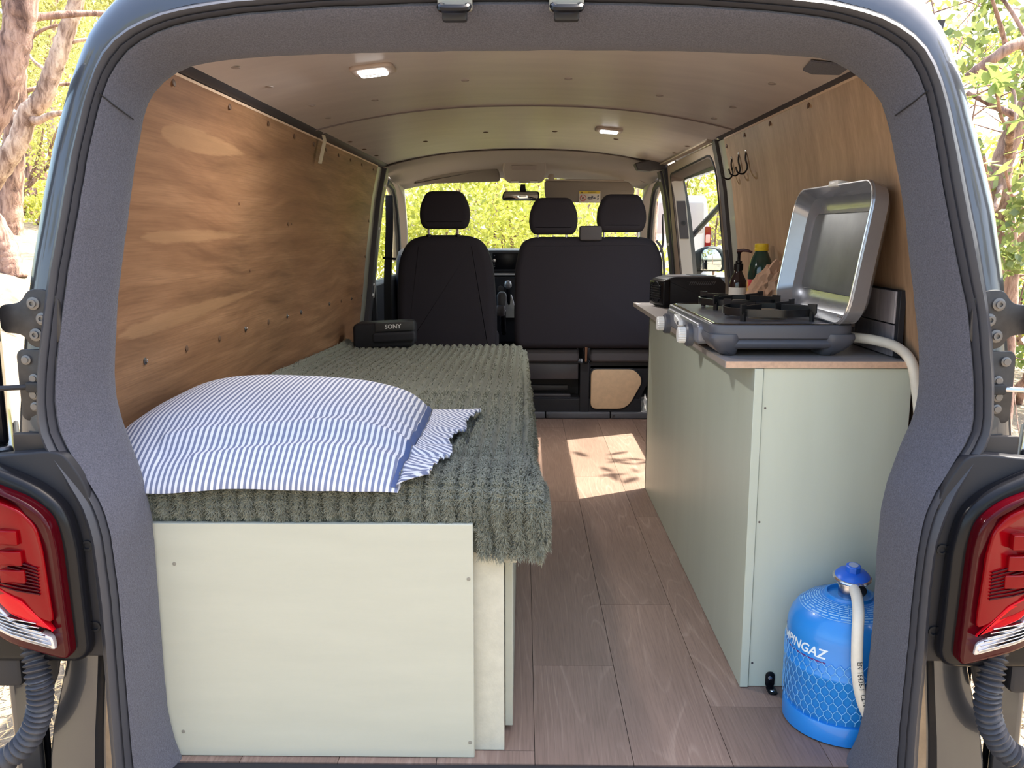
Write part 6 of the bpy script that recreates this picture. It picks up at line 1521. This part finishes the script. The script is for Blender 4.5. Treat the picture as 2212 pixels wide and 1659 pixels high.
# airy pine foliage hanging in the left gap
def bush(name, label, c, r, n, L, Wd, mat, seed, group=None, cn=40, stems=5):
    z0 = bank(c[0], c[1])
    root = thing(name, (c[0], c[1], z0), label, 'bush' if 'bush' in name or 'shrub' in name else 'foliage', group)
    cs_, rs_ = blobs(c, r, cn, seed, .8)
    leaves(cs_, rs_, n, L, Wd, seed).build('foliage', mat, root, kind='stuff', smooth=0, fixn=False)
    qq = random.Random(seed)
    for i in range(stems):
        e = cs_[qq.randrange(len(cs_))]
        MB().tube(spline([(c[0]+qq.uniform(-.3,.3)*r[0], c[1]+qq.uniform(-.2,.2), z0-.1),((c[0]+e[0])/2+qq.uniform(-.1,.1),(c[1]+e[1])/2,(z0+e[2])/2),e],5), [lerp(.04,.008,t/10) for t in range(11)], 6).build('stem', MT['bark'], root, smooth=180)
    return root
bush('pine_tree_foliage', 'airy yellow-green pine boughs filling the gap on the left', (-6.6,11.8,3.0), (2.6,1.2,1.3), 9000, .10, .022, MT['leaf_pine'], 31, None, 60, 6)
bush('pine_tree_foliage', 'hazy pine canopy far behind the left trunks', (-13,22,5.2), (6,2,3.0), 9000, .22, .06, MT['leaf_pine'], 32, None, 70, 6)
bush('low_shrub', 'low bright green shrub at the foot of the left pines', (-8.6,15.5,1.55), (2.4,.8,.45), 2600, .12, .07, MT['leaf_yellow'], 33, None, 24, 4)
# sunny hedge in front of the van
hedge = [((-3.4,10.4,.9),(1.7,1.3,1.8)),((-1.5,9.6,.9),(1.5,1.2,1.8)),((.2,10.1,.9),(1.5,1.2,1.8)),((-.6,12.0,1.6),(2.4,1.4,2.4)),((-5.2,12.5,1.6),(2.2,1.4,2.4))]
for i, (c, r) in enumerate(hedge):
    bush('sunny_bush', ('yellow-green bush seen left of the driver headrest','yellow-green bush behind the driver headrest','yellow-green bush between the two seats','tall yellow-green bush rising behind the mirror','tall yellow-green bush far left of the windscreen')[i], c, r, 13000, .065, .036, MT['leaf_yellow'], 50+i, 'sunny bushes ahead of the van', 60, 7)
bush('sunny_bush', 'yellow-green bush above the parked white van', (4.4,28,3.4), (5.5,1.6,4.0), 14000, .16, .09, MT['leaf_yellow'], 60, 'sunny bushes ahead of the van', 70, 8)
bush('sunny_bush', 'yellow-green bush right of the parked white van', (8.4,25.0,1.2), (2.4,1.4,2.4), 6000, .15, .08, MT['leaf_yellow'], 61, 'sunny bushes ahead of the van', 50, 6)
for i in range(4):
    xx, yy = 1.2+i*.55, 17.5+i*.8
    tree('slim_tree', 'slim grey tree trunk under the passenger visor, %s from the left' % ORD[i], (xx,yy,-.6), [(xx,yy,-.7),(xx+.1,yy,1.2),(xx+.25,yy,4.5)], .07, .04, [], [((xx,yy,5),(1.2,1,1.0))], 700, .14, .07, MT['leaf_yellow'], MT['bark_pale'], 70+i, 'slim trees ahead')
# right side: twiggy tree with broad leaves and ivy
tree('gnarled_tree', 'gnarled brown tree with ivy at the right edge', (3.3,6.0,-.6), [(3.35,6.0,-.7),(3.30,6.0,.2),(3.276,6.0,.787),(3.182,6.0,1.277),(3.205,6.0,1.517),(3.295,6.0,1.753),(3.5,6.0,2.2),(3.9,6.2,2.9)], .085, .05,
     [([(3.4,6.0,2.0),(3.1,5.6,2.0),(2.697,5.0,1.98),(2.50,5.0,1.86),(2.42,5.0,1.80)],.045,.022), ([(3.22,6,1.45),(2.95,5.5,1.62),(2.69,5.0,1.597),(2.587,5.0,1.646),(2.427,5.0,1.72)],.030,.012), ([(3.19,6,1.3),(3.0,5.7,1.1),(2.75,5.3,1.2),(2.55,5.0,1.38)],.022,.008), ([(3.27,6,.8),(3.45,5.9,1.1),(3.7,5.8,1.6)],.04,.02),
      ([(2.62,5,1.95),(2.5,4.9,2.1),(2.35,4.8,2.3)],.016,.006), ([(2.5,5,1.85),(2.62,4.9,1.72),(2.60,4.8,1.5)],.012,.005), ([(2.69,5,1.98),(2.85,5,2.2),(2.8,5,2.5)],.02,.008), ([(2.75,5,1.97),(2.6,5.1,2.25),(2.4,5.2,2.4)],.014,.006)],
     [((3.15,5.7,1.1),(.35,.4,.9)),((3.2,6.2,2.3),(1.0,.6,.5))], 1500, .075, .055, MT['leaf_ivy'], MT['bark'], 80, None, 22, .9)
tw = thing('twig_thicket', (3.6,7.5,-.6), 'tangle of bare brown twigs behind the gnarled tree', 'twigs')
mbt = MB(); q = random.Random(9)
for i in range(150):
    a = Vector((q.uniform(2.6,5.2), q.uniform(6.6,8.2), q.uniform(.2,3.2))); d = Vector((q.uniform(-1,1), q.uniform(-.3,.3), q.uniform(-.5,.8))).normalized()
    L = q.uniform(.4,1.3)
    mbt.tube([a, a+d*L*.5+Vector((0,0,q.uniform(-.1,.1))), a+d*L], [.008,.006,.003], 4, False)
mbt.build('twigs', MT['bark'], tw, kind='stuff', smooth=180, fixn=False)
# broad-leaved sprays, each leaf pointed
def spray(c, n, L, label, seed):
    root = thing('leafy_branch', (c[0],c[1],c[2]-.25), label, 'branch')
    MB().tube(spline([(c[0]+.35,c[1]+.5,c[2]-.1),(c[0]+.15,c[1]+.2,c[2]-.12),c],5), .008, 6).build('twig', MT['bark'], root, smooth=180)
    q = random.Random(seed)
    for i in range(n):
        b = Vector(c) + Vector((q.gauss(0,.11), q.gauss(0,.10), q.gauss(0,.07)))
        d = Vector((q.uniform(-1,1), q.uniform(-1,.6), q.uniform(-.25,.8))).normalized(); s_ = d.cross(Vector((q.uniform(-.4,.4),q.uniform(-.4,.4),1))).normalized(); u_ = s_.cross(d)
        l = L*q.uniform(.7,1.2); w = l*.17
        m_ = MB(); m_.add([b, b+d*l*.35+s_*w, b+d*l*.35-s_*w, b+d*l*.7+s_*w*.8-u_*l*.03, b+d*l*.7-s_*w*.8-u_*l*.03, b+d*l-u_*l*.08, b+d*l*.35-u_*w*.3, b+d*l*.7-u_*(l*.03+w*.25)], [(0,1,6),(0,6,2),(1,3,7,6),(6,7,4,2),(3,5,7),(7,5,4)])
        m_.build('leaf', MT['leaf_green'], root, smooth=180, fixn=False)
spray((2.06,4.0,1.60), 46, .13, 'spray of broad bright green leaves at the upper right', 5)
spray((2.35,4.4,1.28), 26, .11, 'lower spray of broad green leaves by the right tree trunk', 6)
spray((1.95,4.38,3.05), 14, .13, 'leafy twig high above the sliding door', 8)
spray((2.15,4.30,3.25), 10, .12, 'second leafy twig high above the sliding door', 9)
bush('right_shrub', 'sunlit green thicket behind the tree on the right', (5.6,9.5,1.8), (2.6,1.4,2.2), 10000, .10, .05, MT['leaf_yellow'], 90, None, 60, 8)
bush('right_shrub', 'leafy shrub low at the right edge', (4.3,7.8,.5), (.9,.8,.7), 2600, .09, .05, MT['leaf_green'], 91, None, 30, 5)
# trees behind the photographer: they stand in the place and colour the reflections
q = random.Random(77)
for i, (xx, yy) in enumerate(((-7,-6),(-3.5,-10),(1,-12),(5,-9),(9,-5),(-10,-1),(10,1),(-1,-15))):
    zz = bank(xx, yy)
    tree('pine_tree', 'tall pine behind the camera, %s planted from the bank' % ORD[i], (xx,yy,zz), [(xx,yy,zz-.2),(xx+q.uniform(-.3,.3),yy,zz+3),(xx+q.uniform(-.6,.6),yy,zz+8)], .18, .10, [], [((xx,yy,zz+6),(2.4,2.4,2.4))], 2600, .30, .12, MT['leaf_pine'], MT['bark'], 300+i, 'pines behind the camera', 14)

# parked white van ahead on the right
pv = thing('parked_van', (3.8,23,-.6), 'white panel van parked ahead on the right', 'van')
vx0, vx1, vy0 = 3.03, 4.61, 22.0
body_poly = rpoly([(vx0,-.25),(vx1,-.25),(vx1+.03,.5),(vx1-.02,1.3),(vx1-.10,1.87),(vx0+.10,1.87),(vx0+.02,1.3),(vx0-.03,.5)], [.05,.05,.1,.2,.12,.12,.2,.1], 4)
MB().soft(body_poly, XZ, vy0, vy0+4.4, .06, 4).build('body', M('white_van_paint', srgb(214,208,208), .35, coat=.4), pv)
for a0, a1 in ((vx0+.12,3.78),(3.84,vx1-.14)):
    w_ = MB().soft(rpoly([(a0,.95),(a1,.95),(a1-.02,1.70),(a0+.02,1.70)], .05, 4), XZ, vy0-.012, vy0+.02, .008, 3).build('rear_door_panel', M('van_panel_grey', srgb(186,176,178), .4), pv)
for x in (vx0+.02, vx1-.06):
    tl = MB().soft(rrect(x-.05,x+.10,.50,1.12,.03,3), XZ, vy0-.03, vy0+.03, .01, 3).build('tail_light', MT['lens_red'], pv)
    MB().soft(rrect(x-.03,x+.08,.72,.92,.02,2), XZ, vy0-.034, vy0-.02, .002, 2).build('lamp_lens', M('pink_lens', srgb(232,170,160), .3), tl)
box(vx0-.01,vx1+.01,vy0-.10,vy0,-.30,-.05).build('bumper', MT['grey_plastic'], pv, bevel=.03)
for x in (vx0+.06, vx1-.22):
    for y in (vy0+.7, vy0+3.6):
        MB().lathe([(.20,-.08),(.31,-.09),(.32,-.05),(.32,.05),(.31,.09),(.20,.08)], (x+.08,y,-.29), (1,0,0), 24).build('wheel', MT['rubber_dark'], pv)
# parked car glimpsed under the visor
pc = thing('parked_car', (3.0,22,-.6), 'grey parked car glimpsed between the passenger headrests', 'car')
MB().soft(rpoly([(22.0,-.25),(26,-.25),(26,.3),(25.2,.38),(24.3,.85),(22.8,.85),(22.1,.4)], .15, 4), lambda a, b, d: (d, a-.0, b), 1.9, 3.5, .12, 4).build('car_body', M('car_grey_blue', srgb(120,140,160), .3, .4, coat=.5), pc)
MB().soft(rpoly([(22.55,.42),(22.72,.78),(23.0,.82),(22.9,.42)], .03, 3), lambda a, b, d: (d, a-.35, b), 2.05, 3.35, .03, 3).build('rear_window', MT['black_gloss'], pc)
for x in (2.0, 3.3):
    for y in (22.8, 25.2): MB().lathe([(.2,-.08),(.3,-.09),(.3,.09),(.2,.08)], (x,y,-.31), (1,0,0), 20).build('wheel', MT['rubber_dark'], pc)
